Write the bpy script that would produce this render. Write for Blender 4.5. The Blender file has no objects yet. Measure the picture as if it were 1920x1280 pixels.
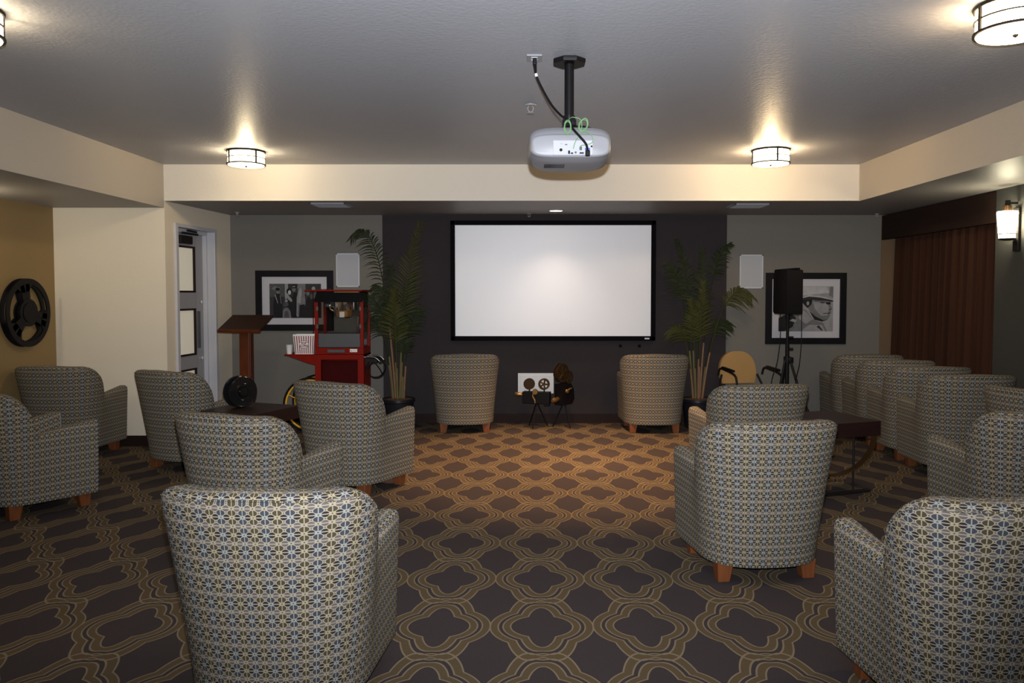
import bpy, bmesh, math, random
from mathutils import Vector, Matrix
R = math.radians
PI = math.pi
S = bpy.context.scene
C = S.collection
random.seed(7)

# ------------------------------------------------------------------ node helpers
class V:
    """A float socket with arithmetic that lays down Math nodes."""
    def __init__(s, nt, sock): s.nt, s.s = nt, sock
    def op(s, kind, b=None, c=None):
        n = s.nt.nodes.new('ShaderNodeMath'); n.operation = kind
        s.nt.links.new(s.s, n.inputs[0])
        for i, q in ((1, b), (2, c)):
            if q is None: continue
            if isinstance(q, V): s.nt.links.new(q.s, n.inputs[i])
            else: n.inputs[i].default_value = q
        return V(s.nt, n.outputs[0])
    def __add__(s, o): return s.op('ADD', o)
    def __sub__(s, o): return s.op('SUBTRACT', o)
    def __mul__(s, o): return s.op('MULTIPLY', o)
    def __truediv__(s, o): return s.op('DIVIDE', o)
    def __gt__(s, o): return s.op('GREATER_THAN', o)
    def __lt__(s, o): return s.op('LESS_THAN', o)
    def abs(s): return s.op('ABSOLUTE')
    def rnd(s): return s.op('ROUND')
    def floor(s): return s.op('FLOOR')
    def sqrt(s): return s.op('SQRT')
    def min(s, o): return s.op('MINIMUM', o)
    def max(s, o): return s.op('MAXIMUM', o)
    def neg1(s): return (s * -1.0) + 1.0
    def rng(s, lo, hi): return (s > lo) * (s < hi)

def new_mat(name):
    m = bpy.data.materials.new(name); m.use_nodes = True
    nt = m.node_tree
    return m, nt, nt.nodes['Principled BSDF']

def mat(name, col, rough=.6, metal=0., spec=.5, bump=0., bscale=60., var=0., vscale=8., stretch=None,
        emit=None, estr=0., trans=0., alpha=1., coat=0.):
    m, nt, b = new_mat(name)
    c4 = (*col, 1)
    b.inputs['Base Color'].default_value = c4
    b.inputs['Roughness'].default_value = rough
    b.inputs['Metallic'].default_value = metal
    b.inputs['Specular IOR Level'].default_value = spec
    b.inputs['Coat Weight'].default_value = coat
    b.inputs['Transmission Weight'].default_value = trans
    b.inputs['Alpha'].default_value = alpha
    if emit:
        b.inputs['Emission Color'].default_value = (*emit, 1)
        b.inputs['Emission Strength'].default_value = estr
    if bump or var:
        tc = nt.nodes.new('ShaderNodeTexCoord'); mp = nt.nodes.new('ShaderNodeMapping')
        nt.links.new(tc.outputs['Object'], mp.inputs[0])
        if stretch: mp.inputs['Scale'].default_value = stretch
        if var:
            n = nt.nodes.new('ShaderNodeTexNoise'); n.inputs['Scale'].default_value = vscale
            n.inputs['Detail'].default_value = 4
            nt.links.new(mp.outputs[0], n.inputs['Vector'])
            mx = nt.nodes.new('ShaderNodeMix'); mx.data_type = 'RGBA'
            mx.inputs[6].default_value = (*[max(0, q * (1 - var)) for q in col], 1)
            mx.inputs[7].default_value = (*[min(1, q * (1 + var)) for q in col], 1)
            nt.links.new(n.outputs[0], mx.inputs[0]); nt.links.new(mx.outputs[2], b.inputs['Base Color'])
        if bump:
            n2 = nt.nodes.new('ShaderNodeTexNoise'); n2.inputs['Scale'].default_value = bscale
            n2.inputs['Detail'].default_value = 3
            nt.links.new(mp.outputs[0], n2.inputs['Vector'])
            bp = nt.nodes.new('ShaderNodeBump'); bp.inputs['Strength'].default_value = bump
            bp.inputs['Distance'].default_value = .004
            nt.links.new(n2.outputs[0], bp.inputs['Height']); nt.links.new(bp.outputs[0], b.inputs['Normal'])
    return m

def mixc(nt, fac, a, b):
    mx = nt.nodes.new('ShaderNodeMix'); mx.data_type = 'RGBA'
    if isinstance(fac, V): nt.links.new(fac.s, mx.inputs[0])
    else: mx.inputs[0].default_value = fac
    for i, q in ((6, a), (7, b)):
        if isinstance(q, tuple): mx.inputs[i].default_value = (*q, 1)
        else: nt.links.new(q, mx.inputs[i])
    return mx.outputs[2]

def carpet_mat():
    m, nt, b = new_mat('patterned_carpet')
    tc = nt.nodes.new('ShaderNodeTexCoord'); sp = nt.nodes.new('ShaderNodeSeparateXYZ')
    nt.links.new(tc.outputs['Object'], sp.inputs[0])
    X, Y = V(nt, sp.outputs[0]), V(nt, sp.outputs[1])
    A, B = .464, .584
    u = X - .057; v = Y - 3.431
    u = (u - (u / A).rnd() * A).abs(); v = (v - (v / B).rnd() * B).abs()
    def ell(x, y, rx, ry):
        p, q = x / rx, y / ry
        k0 = (p * p + q * q).sqrt() + 1e-4
        p2, q2 = x / (rx * rx), y / (ry * ry)
        k1 = (p2 * p2 + q2 * q2).sqrt() + 1e-3
        return k0 * (k0 - 1.0) / k1
    def quat(x, y):
        return ell(x, y, .137, .112).min(ell(x, y, .066, .204))
    d0 = quat(u, v)
    dx = quat((u * -1.0) + A, v)
    dy = quat(u, (v * -1.0) + B)
    band = d0.rng(.004, .038).max(d0.rng(.058, .096)).max(dx.rng(.058, .096)).max(dy.rng(.058, .096))
    L = .0065
    line = d0.rng(0, L).max(d0.rng(.034, .034 + L)).max(d0.rng(.056, .056 + L)).max(d0.rng(.092, .092 + L))
    for q in (dx, dy):
        line = line.max(q.rng(.056, .056 + L)).max(q.rng(.092, .092 + L))
    c = mixc(nt, band, (.053, .041, .041), (.108, .076, .041))
    c = mixc(nt, line, c, (.225, .175, .115))
    # woven pile: fine variation of the yarn
    n = nt.nodes.new('ShaderNodeTexNoise'); n.inputs['Scale'].default_value = 260; n.inputs['Detail'].default_value = 2
    nt.links.new(tc.outputs['Object'], n.inputs['Vector'])
    f = V(nt, n.outputs[0]) * .9 + .55
    mv = nt.nodes.new('ShaderNodeVectorMath'); mv.operation = 'SCALE'
    nt.links.new(c, mv.inputs[0]); nt.links.new(f.s, mv.inputs['Scale'])
    nt.links.new(mv.outputs[0], b.inputs['Base Color'])
    b.inputs['Roughness'].default_value = .95; b.inputs['Specular IOR Level'].default_value = .1
    bp = nt.nodes.new('ShaderNodeBump'); bp.inputs['Strength'].default_value = .35; bp.inputs['Distance'].default_value = .004
    nt.links.new(n.outputs[0], bp.inputs['Height']); nt.links.new(bp.outputs[0], b.inputs['Normal'])
    return m

def fabric_mat():
    m, nt, b = new_mat('flower_lattice_fabric')
    uv = nt.nodes.new('ShaderNodeUVMap'); sp = nt.nodes.new('ShaderNodeSeparateXYZ')
    nt.links.new(uv.outputs[0], sp.inputs[0])
    U = V(nt, sp.outputs[0]) / .0355; W = V(nt, sp.outputs[1]) / .0305
    fu = (U - U.rnd()).abs(); fv = (W - W.rnd()).abs()          # 0 at a flower, .5 between two
    hu = fu - .5; hv = fv - .5
    oh = hu * hu / (.28 * .28) + fv * fv / (.33 * .33)           # oval between two flowers of a row
    ov = fu * fu / (.37 * .37) + hv * hv / (.31 * .31)           # oval between two flowers of a column
    row = ((W.rnd() * .5) - (W.rnd() * .5).floor()) * 2.0        # 0 / 1 by row
    colm = ((U.rnd() * .5) - (U.rnd() * .5).floor()) * 2.0       # 0 / 1 by column
    nz = nt.nodes.new('ShaderNodeTexNoise'); nz.inputs['Scale'].default_value = 900
    nt.links.new(uv.outputs[0], nz.inputs['Vector'])
    ch = mixc(nt, row, (.034, .024, .023), (.150, .122, .112))
    cv = mixc(nt, colm, (.060, .064, .075), (.080, .064, .037))
    cn = mixc(nt, colm, (.37, .36, .315), (.43, .36, .238))
    base = mixc(nt, row, cn, (.42, .355, .255))
    c = mixc(nt, oh < 1.0, base, ch)
    c = mixc(nt, ov < 1.0, c, cv)
    line = ((fv < .055) * (fu > .2)).max((fu < .04) * (fv > .2))
    c = mixc(nt, line, c, cn)
    dots = (fu * fu + fv * fv < .0045).max(hu * hu + hv * hv < .004)
    c = mixc(nt, dots, c, (.07, .055, .05))
    f = V(nt, nz.outputs[0]) * .35 + .53
    mv = nt.nodes.new('ShaderNodeVectorMath'); mv.operation = 'SCALE'
    nt.links.new(c, mv.inputs[0]); nt.links.new(f.s, mv.inputs['Scale'])
    nt.links.new(mv.outputs[0], b.inputs['Base Color'])
    b.inputs['Roughness'].default_value = .85; b.inputs['Specular IOR Level'].default_value = .2
    bp = nt.nodes.new('ShaderNodeBump'); bp.inputs['Strength'].default_value = .25; bp.inputs['Distance'].default_value = .001
    nt.links.new(nz.outputs[0], bp.inputs['Height']); nt.links.new(bp.outputs[0], b.inputs['Normal'])
    return m

M = {}
def glass_shade_mat(name, col, estr, clear=.5):
    m, nt, b = new_mat(name)
    out = [n for n in nt.nodes if n.type == 'OUTPUT_MATERIAL'][0]
    b.inputs['Base Color'].default_value = (.9, .86, .78, 1); b.inputs['Roughness'].default_value = .35
    b.inputs['Emission Color'].default_value = (*col, 1); b.inputs['Emission Strength'].default_value = estr
    tr = nt.nodes.new('ShaderNodeBsdfTransparent'); mx = nt.nodes.new('ShaderNodeMixShader')
    mx.inputs[0].default_value = clear
    nt.links.new(b.outputs[0], mx.inputs[1]); nt.links.new(tr.outputs[0], mx.inputs[2]); nt.links.new(mx.outputs[0], out.inputs[0])
    return m

def setup_mats():
    M['carpet'] = carpet_mat(); M['fabric'] = fabric_mat()
    M['ceiling'] = mat('taupe_ceiling_paint', (.44, .44, .465), .44, spec=.32, bump=.5, bscale=45)
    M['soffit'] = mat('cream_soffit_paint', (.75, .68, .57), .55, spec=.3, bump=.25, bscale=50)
    M['soffit_side'] = mat('dimmed_soffit_paint', (.44, .39, .325), .55, spec=.3, bump=.25, bscale=50)  # darker copy of the cream soffit, weaker side light put into the colour
    M['soffit_under'] = mat('shaded_soffit_paint', (.28, .265, .26), .5, spec=.35, bump=.3, bscale=45)  # undersides darkened in the colour, where little light reaches
    M['cream'] = mat('cream_wall_paint', (.78, .685, .535), .6, spec=.3, bump=.2, bscale=50)
    M['olive'] = mat('olive_grey_wall_paint', (.178, .163, .140), .65, spec=.15, bump=.2, bscale=50)
    M['accent'] = mat('plum_charcoal_wall_paint', (.040, .033, .034), .7, spec=.06, bump=.2, bscale=50)
    M['gold'] = mat('tan_gold_wall_paint', (.30, .20, .085), .6, spec=.3, bump=.2, bscale=50)
    M['tan'] = mat('brown_wall_paint', (.16, .10, .055), .6, spec=.3)
    M['slate'] = mat('slate_green_wall_paint', (.055, .055, .050), .65, spec=.12, bump=.2, bscale=50)
    M['baseboard'] = mat('dark_brown_baseboard', (.022, .012, .010), .5, spec=.08)
    M['leg'] = mat('cherry_leg_wood', (.17, .055, .019), .45, spec=.2, var=.35, vscale=9, stretch=(6, 6, 1))
    M['lining'] = mat('black_underside_cloth', (.01, .01, .01), .9)
    M['table'] = mat('espresso_table_wood', (.022, .009, .008), .42, spec=.3, var=.4, vscale=6, stretch=(1, 8, 8))
    M['bronze'] = mat('antique_bronze_bar', (.16, .085, .035), .4, metal=.8)
    M['black'] = mat('black_satin', (.006, .005, .006), .5, spec=.15)
    M['blackmatte'] = mat('black_matte', (.005, .004, .005), .9, spec=.08)
    M['gloss'] = mat('black_gloss', (.008, .008, .009), .12)
    M['screen'] = mat('projection_screen_white', (.92, .90, .91), .42, spec=1.)
    M['white'] = mat('white_plastic', (.30, .30, .32), .4)
    M['whiteport'] = mat('white_panel', (.44, .44, .47), .45)
    M['grille'] = mat('pale_grey_grille', (.42, .42, .44), .6, bump=.3, bscale=400)
    M['offwhite'] = mat('pale_grey_frame', (.55, .55, .57), .45)
    M['doorpaint'] = mat('grey_door_paint', (.34, .33, .34), .45)
    M['trim'] = mat('white_trim_paint', (.55, .54, .56), .4)
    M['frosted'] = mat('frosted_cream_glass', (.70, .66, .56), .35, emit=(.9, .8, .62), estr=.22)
    M['steel'] = mat('brushed_steel', (.085, .085, .09), .45, spec=.3)
    M['chrome'] = mat('chrome', (.8, .8, .82), .1, metal=1.)
    M['brass'] = mat('aged_brass', (.42, .24, .08), .35, metal=.85)
    M['darkbrass'] = mat('dark_bronze_reel', (.075, .042, .016), .35, metal=.6)
    M['red'] = mat('red_enamel', (.20, .008, .003), .4, spec=.12)
    M['darkred'] = mat('dark_red_panel', (.045, .003, .003), .6, spec=.05)
    M['yellow'] = mat('yellow_enamel', (.75, .40, .03), .4)
    M['lectern'] = mat('mahogany', (.10, .024, .007), .4, spec=.2, var=.35, vscale=7, stretch=(6, 6, 1))
    M['lecterntop'] = mat('dark_mahogany', (.034, .012, .006), .45, spec=.15, var=.3, vscale=7, stretch=(1, 8, 8))
    M['curtain'] = mat('brown_curtain_cloth', (.045, .019, .011), .85, spec=.06, var=.6, vscale=3, stretch=(1, 9, .12))
    M['valance'] = mat('brown_valance_cloth', (.030, .017, .013), .8, spec=.06, var=.2, vscale=3, stretch=(1, .3, 12))
    M['frond'] = mat('palm_green', (.020, .027, .008), .6, spec=.15, var=.4, vscale=5)
    M['frondlight'] = mat('palm_light_green', (.046, .046, .010), .6, spec=.15, var=.4, vscale=5)
    M['cane'] = mat('palm_cane', (.22, .11, .055), .6, var=.4, vscale=6, stretch=(5, 5, 2))
    M['canegreen'] = mat('palm_green_cane', (.13, .11, .035), .6, var=.3, vscale=6)
    M['pot'] = mat('black_pot', (.012, .012, .016), .3)
    M['soil'] = mat('bark_mulch', (.12, .06, .025), .9, bump=1, bscale=80)
    M['tanvinyl'] = mat('tan_vinyl', (.42, .24, .085), .5, var=.1, vscale=4)
    M['blueseat'] = mat('blue_grey_seat', (.10, .12, .18), .7)
    M['glass'] = mat('clear_glass', (1, 1, 1), .03, trans=1., spec=.5)
    M['glass'].node_tree.nodes['Principled BSDF'].inputs['IOR'].default_value = 1.15
    M['green'] = mat('green_cable', (.16, .34, .14), .5)
    M['blueplug'] = mat('blue_plug', (.05, .08, .42), .5)
    M['paper'] = mat('white_paper', (.80, .78, .76), .6)
    M['maroon'] = mat('maroon_print', (.22, .02, .03), .6)
    M['lamp'] = glass_shade_mat('lit_glass_shade', (1, .76, .46), 20.)
    M['lampL'] = glass_shade_mat('dim_lit_glass_shade', (1, .84, .56), 6.)
    M['sconce'] = glass_shade_mat('lit_sconce_glass', (1, .92, .66), 9.)
    M['down'] = mat('lit_downlight_lens', (.9, .9, .9), .4, emit=(1, .80, .58), estr=6.)
    M['iron'] = mat('dark_iron', (.010, .007, .006), .6, spec=.25)
    M['mat'] = mat('picture_mat_board', (.50, .48, .50), .7)
    for i, g in enumerate((.015, .035, .075, .15, .27, .42)):
        M['g%d' % i] = mat('photo_grey_%s' % 'abcdef'[i], (g, g * .97, g * .98), .6, spec=.15, var=.35, vscale=14)
    M['pgl'] = mat('picture_glazing', (1, 1, 1), .02, trans=1.)

# ------------------------------------------------------------------ mesh helpers
def BM(): return bmesh.new()

def box(bm, c, s, bev=0., rot=None, seg=2):
    t = bmesh.new()
    bmesh.ops.create_cube(t, size=1)
    for v in t.verts: v.co = Vector((v.co.x * s[0], v.co.y * s[1], v.co.z * s[2]))
    if bev: bmesh.ops.bevel(t, geom=t.edges[:], offset=min(bev, min(s) * .45), segments=seg, affect='EDGES', profile=.5)
    mtx = Matrix.Translation(c)
    if rot is not None: mtx = mtx @ rot
    merge(bm, t, mtx)

def merge(bm, t, mtx=None, mi=0):
    vm = {}
    for v in t.verts: vm[v] = bm.verts.new(mtx @ v.co if mtx else v.co)
    for f in t.faces:
        try:
            nf = bm.faces.new([vm[v] for v in f.verts]); nf.material_index = f.material_index or mi
        except ValueError: pass
    t.free()

def frame_of(d):
    d = d.normalized()
    up = Vector((0, 0, 1)) if abs(d.z) < .95 else Vector((1, 0, 0))
    a = d.cross(up).normalized(); return a, a.cross(d).normalized()

def tube(bm, pts, r, seg=10, caps=True, closed=False):
    pts = [Vector(p) for p in pts]; n = len(pts)
    rr = r if isinstance(r, (list, tuple)) else [r] * n
    rings = []; a = None
    for i, p in enumerate(pts):
        if closed: d = pts[(i + 1) % n] - pts[i - 1]
        else: d = pts[min(i + 1, n - 1)] - pts[max(i - 1, 0)]
        d.normalize()
        if a is None: a, b = frame_of(d)
        else:
            a = (a - d * a.dot(d)).normalized()
        b = a.cross(d).normalized()
        rings.append([bm.verts.new(p + (a * math.cos(2 * PI * k / seg) + b * math.sin(2 * PI * k / seg)) * rr[i]) for k in range(seg)])
    m = n if closed else n - 1
    for i in range(m):
        p, q = rings[i], rings[(i + 1) % n]
        for k in range(seg):
            bm.faces.new((p[k], p[(k + 1) % seg], q[(k + 1) % seg], q[k]))
    if caps and not closed:
        bm.faces.new(rings[0][::-1]); bm.faces.new(rings[-1])

def cyl(bm, p0, p1, r0, r1=None, seg=24): tube(bm, [p0, p1], [r0, r0 if r1 is None else r1], seg)

def lathe(bm, prof, seg=32, mtx=None, cap=True):
    """prof: (radius, height) going up; turned round z."""
    rings = []
    for r, z in prof:
        ring = []
        for k in range(seg):
            p = Vector((r * math.cos(2 * PI * k / seg), r * math.sin(2 * PI * k / seg), z))
            ring.append(bm.verts.new(mtx @ p if mtx else p))
        rings.append(ring)
    for p, q in zip(rings, rings[1:]):
        for k in range(seg): bm.faces.new((p[k], p[(k + 1) % seg], q[(k + 1) % seg], q[k]))
    if cap: bm.faces.new(rings[0][::-1]); bm.faces.new(rings[-1])

def ring(bm, R0, r0, axis_mtx, seg=40, s2=8):
    tube(bm, [axis_mtx @ Vector((R0 * math.cos(2 * PI * k / seg), R0 * math.sin(2 * PI * k / seg), 0)) for k in range(seg)], r0, s2, closed=True)

def annulus(bm, ro, ri, h, mtx, seg=48):
    """flat washer of thickness h, axis z, from 0 to h"""
    L = [[bm.verts.new(mtx @ Vector((r * math.cos(2 * PI * k / seg), r * math.sin(2 * PI * k / seg), z))) for k in range(seg)]
         for r, z in ((ri, 0), (ro, 0), (ro, h), (ri, h))]
    for i in range(4):
        p, q = L[i], L[(i + 1) % 4]
        for k in range(seg): bm.faces.new((p[k], p[(k + 1) % seg], q[(k + 1) % seg], q[k]))

def prism(bm, poly, z0, z1, mtx=None, mi=0):
    lo = [Vector((x, y, z0)) for x, y in poly]; hi = [Vector((x, y, z1)) for x, y in poly]
    if mtx: lo = [mtx @ p for p in lo]; hi = [mtx @ p for p in hi]
    lo = [bm.verts.new(p) for p in lo]; hi = [bm.verts.new(p) for p in hi]
    n = len(poly); fs = [bm.faces.new(lo[::-1]), bm.faces.new(hi)]
    for k in range(n): fs.append(bm.faces.new((lo[k], lo[(k + 1) % n], hi[(k + 1) % n], hi[k])))
    for f in fs: f.material_index = mi

def obj(name, bm, m, parent=None, smooth=None, label=None, uv=False):
    me = bpy.data.meshes.new(name)
    bmesh.ops.recalc_face_normals(bm, faces=bm.faces[:])
    bm.to_mesh(me); bm.free()
    for mm in (m if isinstance(m, (list, tuple)) else [m]): me.materials.append(M[mm])
    if smooth:
        for p in me.polygons: p.use_smooth = True
        me.set_sharp_from_angle(angle=R(smooth))
    o = bpy.data.objects.new(name, me); C.objects.link(o)
    if parent: o.parent = parent
    if label: o['label'] = label
    return o

def tag(o, label, cat, group=None):
    o['label'] = label; o['category'] = cat
    if group: o['group'] = group
    return o

def thing(name, label, cat, loc=(0, 0, 0), rotz=0., group=None):
    o = bpy.data.objects.new(name, None); C.objects.link(o)
    o.empty_display_size = .1
    o.location = loc; o.rotation_euler = (0, 0, rotz)
    return tag(o, label, cat, group)

def struct(name, bm, m, smooth=None, parent=None):
    o = obj(name, bm, m, parent, smooth)
    if not parent: o['kind'] = 'structure'
    return o

def dup(root, loc, rotz, label, group=None):
    r = root.copy(); C.objects.link(r); r.location = loc; r.rotation_euler = (0, 0, rotz)
    r['label'] = label
    if group: r['group'] = group
    for ch in list(root.children):
        c = ch.copy(); C.objects.link(c); c.parent = r
        for g in list(ch.children):
            d = g.copy(); C.objects.link(d); d.parent = c
    return r

def bez(P, n):
    P = [Vector(p) for p in P]; out = []
    for i in range(n + 1):
        t = i / n; Q = P[:]
        while len(Q) > 1: Q = [Q[k].lerp(Q[k + 1], t) for k in range(len(Q) - 1)]
        out.append(Q[0])
    return out

def spline(P, n=8):
    """Catmull-Rom through the points"""
    P = [Vector(p) for p in P]; P = [P[0] * 2 - P[1]] + P + [P[-1] * 2 - P[-2]]; out = []
    for i in range(1, len(P) - 2):
        a, b, c, d = P[i - 1:i + 3]
        for k in range(n):
            t = k / n
            out.append(.5 * ((2 * b) + (c - a) * t + (2 * a - 5 * b + 4 * c - d) * t * t + (3 * b - a - 3 * c + d) * t ** 3))
    out.append(P[-2]); return out

RX = lambda a: Matrix.Rotation(R(a), 4, 'X')
RY = lambda a: Matrix.Rotation(R(a), 4, 'Y')
RZ = lambda a: Matrix.Rotation(R(a), 4, 'Z')
T = lambda x, y, z: Matrix.Translation((x, y, z))
FRONT = RX(90)          # turns the xy plane to stand up, facing -y

# ------------------------------------------------------------------ the room
HC, HS, HL = 2.75, 2.40, 2.332       # tray ceiling, back/right soffit, left soffit
YB, YS = 8.94, 7.557                 # back wall, soffit face
XL, XR = -4.63, 4.05
def wall_box(name, x0, x1, y0, y1, z0, z1, m, parent=None):
    b = BM(); box(b, ((x0 + x1) / 2, (y0 + y1) / 2, (z0 + z1) / 2), (x1 - x0, y1 - y0, z1 - z0))
    return struct(name, b, m, parent=parent)

def room():
    b = BM(); box(b, (-.1, 3.0, -.05), (9.4, 12.4, .1)); struct('floor', b, 'carpet')
    wall_box('ceiling', -4.8, 4.6, -3.2, 9.2, HC, HC + .1, 'ceiling')
    wall_box('wall_left', XL - .1, XL, -3.1, 9.04, 0, HC, 'gold')
    wall_box('wall_right', XR, XR + .1, -3.1, 6.74, 0, HC, 'slate')
    wall_box('wall_recess', 4.36, 4.46, 6.64, 9.04, 0, HC, 'tan')
    wall_box('wall_back', -4.63, 4.36, YB, YB + .1, 0, HC, 'olive')
    wall_box('wall_rear', -4.73, 4.15, -3.1, -3.0, 0, HC, 'cream')
    wall_box('wall_accent', -1.687, 2.276, YB - .012, YB, 0, HS, 'accent')
    wall_box('wall_return', XR + .005, 4.36, YB - .006, YB, 0, HS, 'tan')
    # soffits: cream back face; weak light and shade coloured into sides and undersides
    def soffit(name, x0, x1, y0, y1, z, m='soffit'):
        b = BM(); box(b, ((x0 + x1) / 2, (y0 + y1) / 2, (z + HC) / 2), (x1 - x0, y1 - y0, HC - z))
        b.normal_update()
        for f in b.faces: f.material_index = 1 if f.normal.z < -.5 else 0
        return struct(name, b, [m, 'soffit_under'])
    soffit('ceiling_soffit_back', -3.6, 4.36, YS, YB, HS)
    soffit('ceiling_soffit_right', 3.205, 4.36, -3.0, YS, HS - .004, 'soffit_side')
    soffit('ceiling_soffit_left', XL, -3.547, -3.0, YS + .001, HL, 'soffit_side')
    # block left of the alcove with the door opening in its slanted side
    sx = lambda y: -3.545 + (y - YS) * .0759
    prof = [(XL, YS), (-3.545, YS), (sx(7.76), 7.76), (-3.68, 7.76), (-3.62, 8.54), (sx(8.54), 8.54), (sx(YB), YB), (XL, YB)]
    b = BM(); prism(b, prof, 0, 2.17)
    prism(b, [(XL, YS), (-3.545, YS), (sx(YB), YB), (XL, YB)], 2.17, HS)
    struct('wall_alcove', b, 'cream')
    # door in the alcove side
    ang = -math.degrees(math.atan(.0759))
    d = thing('door_1', 'grey door with three frosted panes in the left alcove wall', 'door', (sx(8.15), 8.15, 0), R(ang))
    d['kind'] = 'structure'
    # local frame: x out of the wall (towards the room), y along it; opening y -.39..+.39, leaf .13 back
    b = BM()
    for y in (-.40, .40): box(b, (-.062, y, 1.10), (.165, .05, 2.2), .004)
    for y in (-.365, .365): box(b, (-.095, y, 1.085), (.06, .05, 2.17), .004)
    box(b, (-.06, 0, 2.185), (.16, .86, .035), .004); box(b, (-.09, 0, 2.15), (.05, .74, .04), .004)
    obj('door_frame', b, 'trim', d)
    b = BM()
    x = -.125; zs = (.16, .70, .83, 1.34, 1.51, 2.0)
    box(b, (x, -.305, 1.07), (.04, .10, 2.12), .003); box(b, (x, .265, 1.07), (.04, .18, 2.12), .003)
    for z0, z1 in ((.01, .25), (.70, .84), (1.34, 1.51), (2.0, 2.13)):
        box(b, (x, -.04, (z0 + z1) / 2), (.04, .45, z1 - z0), .002)
    leaf = obj('door_leaf', b, 'doorpaint', d)
    for z0, z1 in ((.25, .70), (.84, 1.34), (1.51, 2.0)):
        b = BM()
        for y in (-.245, .165): box(b, (x, y, (z0 + z1) / 2), (.05, .022, z1 - z0))
        for z in (z0 + .01, z1 - .01): box(b, (x, -.04, z), (.05, .42, .02))
        s = obj('pane_moulding', b, 'baseboard', d)
        b = BM(); box(b, (x, -.04, (z0 + z1) / 2), (.012, .40, z1 - z0 - .03)); obj('pane', b, 'frosted', d)
    b = BM(); box(b, (-.098, .225, 1.11), (.012, .055, .40), .004); obj('push_plate', b, 'steel', d)
    b = BM(); cyl(b, (-.105, .265, .80), (-.085, .265, .80), .018); cyl(b, (-.105, .265, 1.41), (-.085, .265, 1.41), .016)
    obj('lock_cylinder', b, 'chrome', d)
    b = BM(); box(b, (-.085, -.06, 2.06), (.05, .24, .085), .01); box(b, (-.05, -.02, 2.125), (.02, .32, .022), .005)
    box(b, (-.05, .02, 2.152), (.02, .24, .02), .005, RZ(6)); obj('door_closer', b, 'iron', d)
    # baseboards
    def bb(name, poly): 
        b = BM(); prism(b, poly, 0, .105); struct(name, b, 'baseboard')
    bb('baseboard_back', [(sx(YB), YB - .016), (4.36, YB - .016), (4.36, YB - .001), (sx(YB), YB - .001)])
    bb('baseboard_accent', [(-1.70, YB - .030), (2.29, YB - .030), (2.29, YB - .014), (-1.70, YB - .014)])
    bb('baseboard_alcove', [(XL + .016, YS - .016), (-3.535, YS - .016), (-3.535, YS - .001), (XL + .016, YS - .001)])
    bb('baseboard_left', [(XL + .001, -3), (XL + .016, -3), (XL + .016, YS), (XL + .001, YS)])
    bb('baseboard_right', [(XR - .016, -3), (XR - .001, -3), (XR - .001, 6.74), (XR - .016, 6.74)])

# ------------------------------------------------------------------ the tub chairs
def chair_path():
    """plan of the outer face at the base, from left arm front round the back to right arm front"""
    half = []
    n = 2.55
    for i in range(33):
        t = PI / 2 * i / 32
        half.append(Vector((.312 * math.sin(t) ** (2 / n), -.05 - .285 * math.cos(t) ** (2 / n), 0)))
    for i in range(1, 13): half.append(Vector((.312 + .012 * i / 12, -.05 + .335 * i / 12, 0)))
    full = [Vector((-p.x, p.y, 0)) for p in half[:0:-1]] + half
    # resample evenly
    L = [0]
    for a, b in zip(full, full[1:]): L.append(L[-1] + (b - a).length)
    N = 132; out = []; j = 0
    for i in range(N + 1):
        s = L[-1] * i / N
        while j < len(L) - 2 and L[j + 1] < s: j += 1
        out.append(full[j].lerp(full[j + 1], (s - L[j]) / max(1e-9, L[j + 1] - L[j])))
    return out, L[-1]

def smst(a, b, x):
    t = max(0, min(1, (x - a) / (b - a))); return t * t * (3 - 2 * t)

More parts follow.
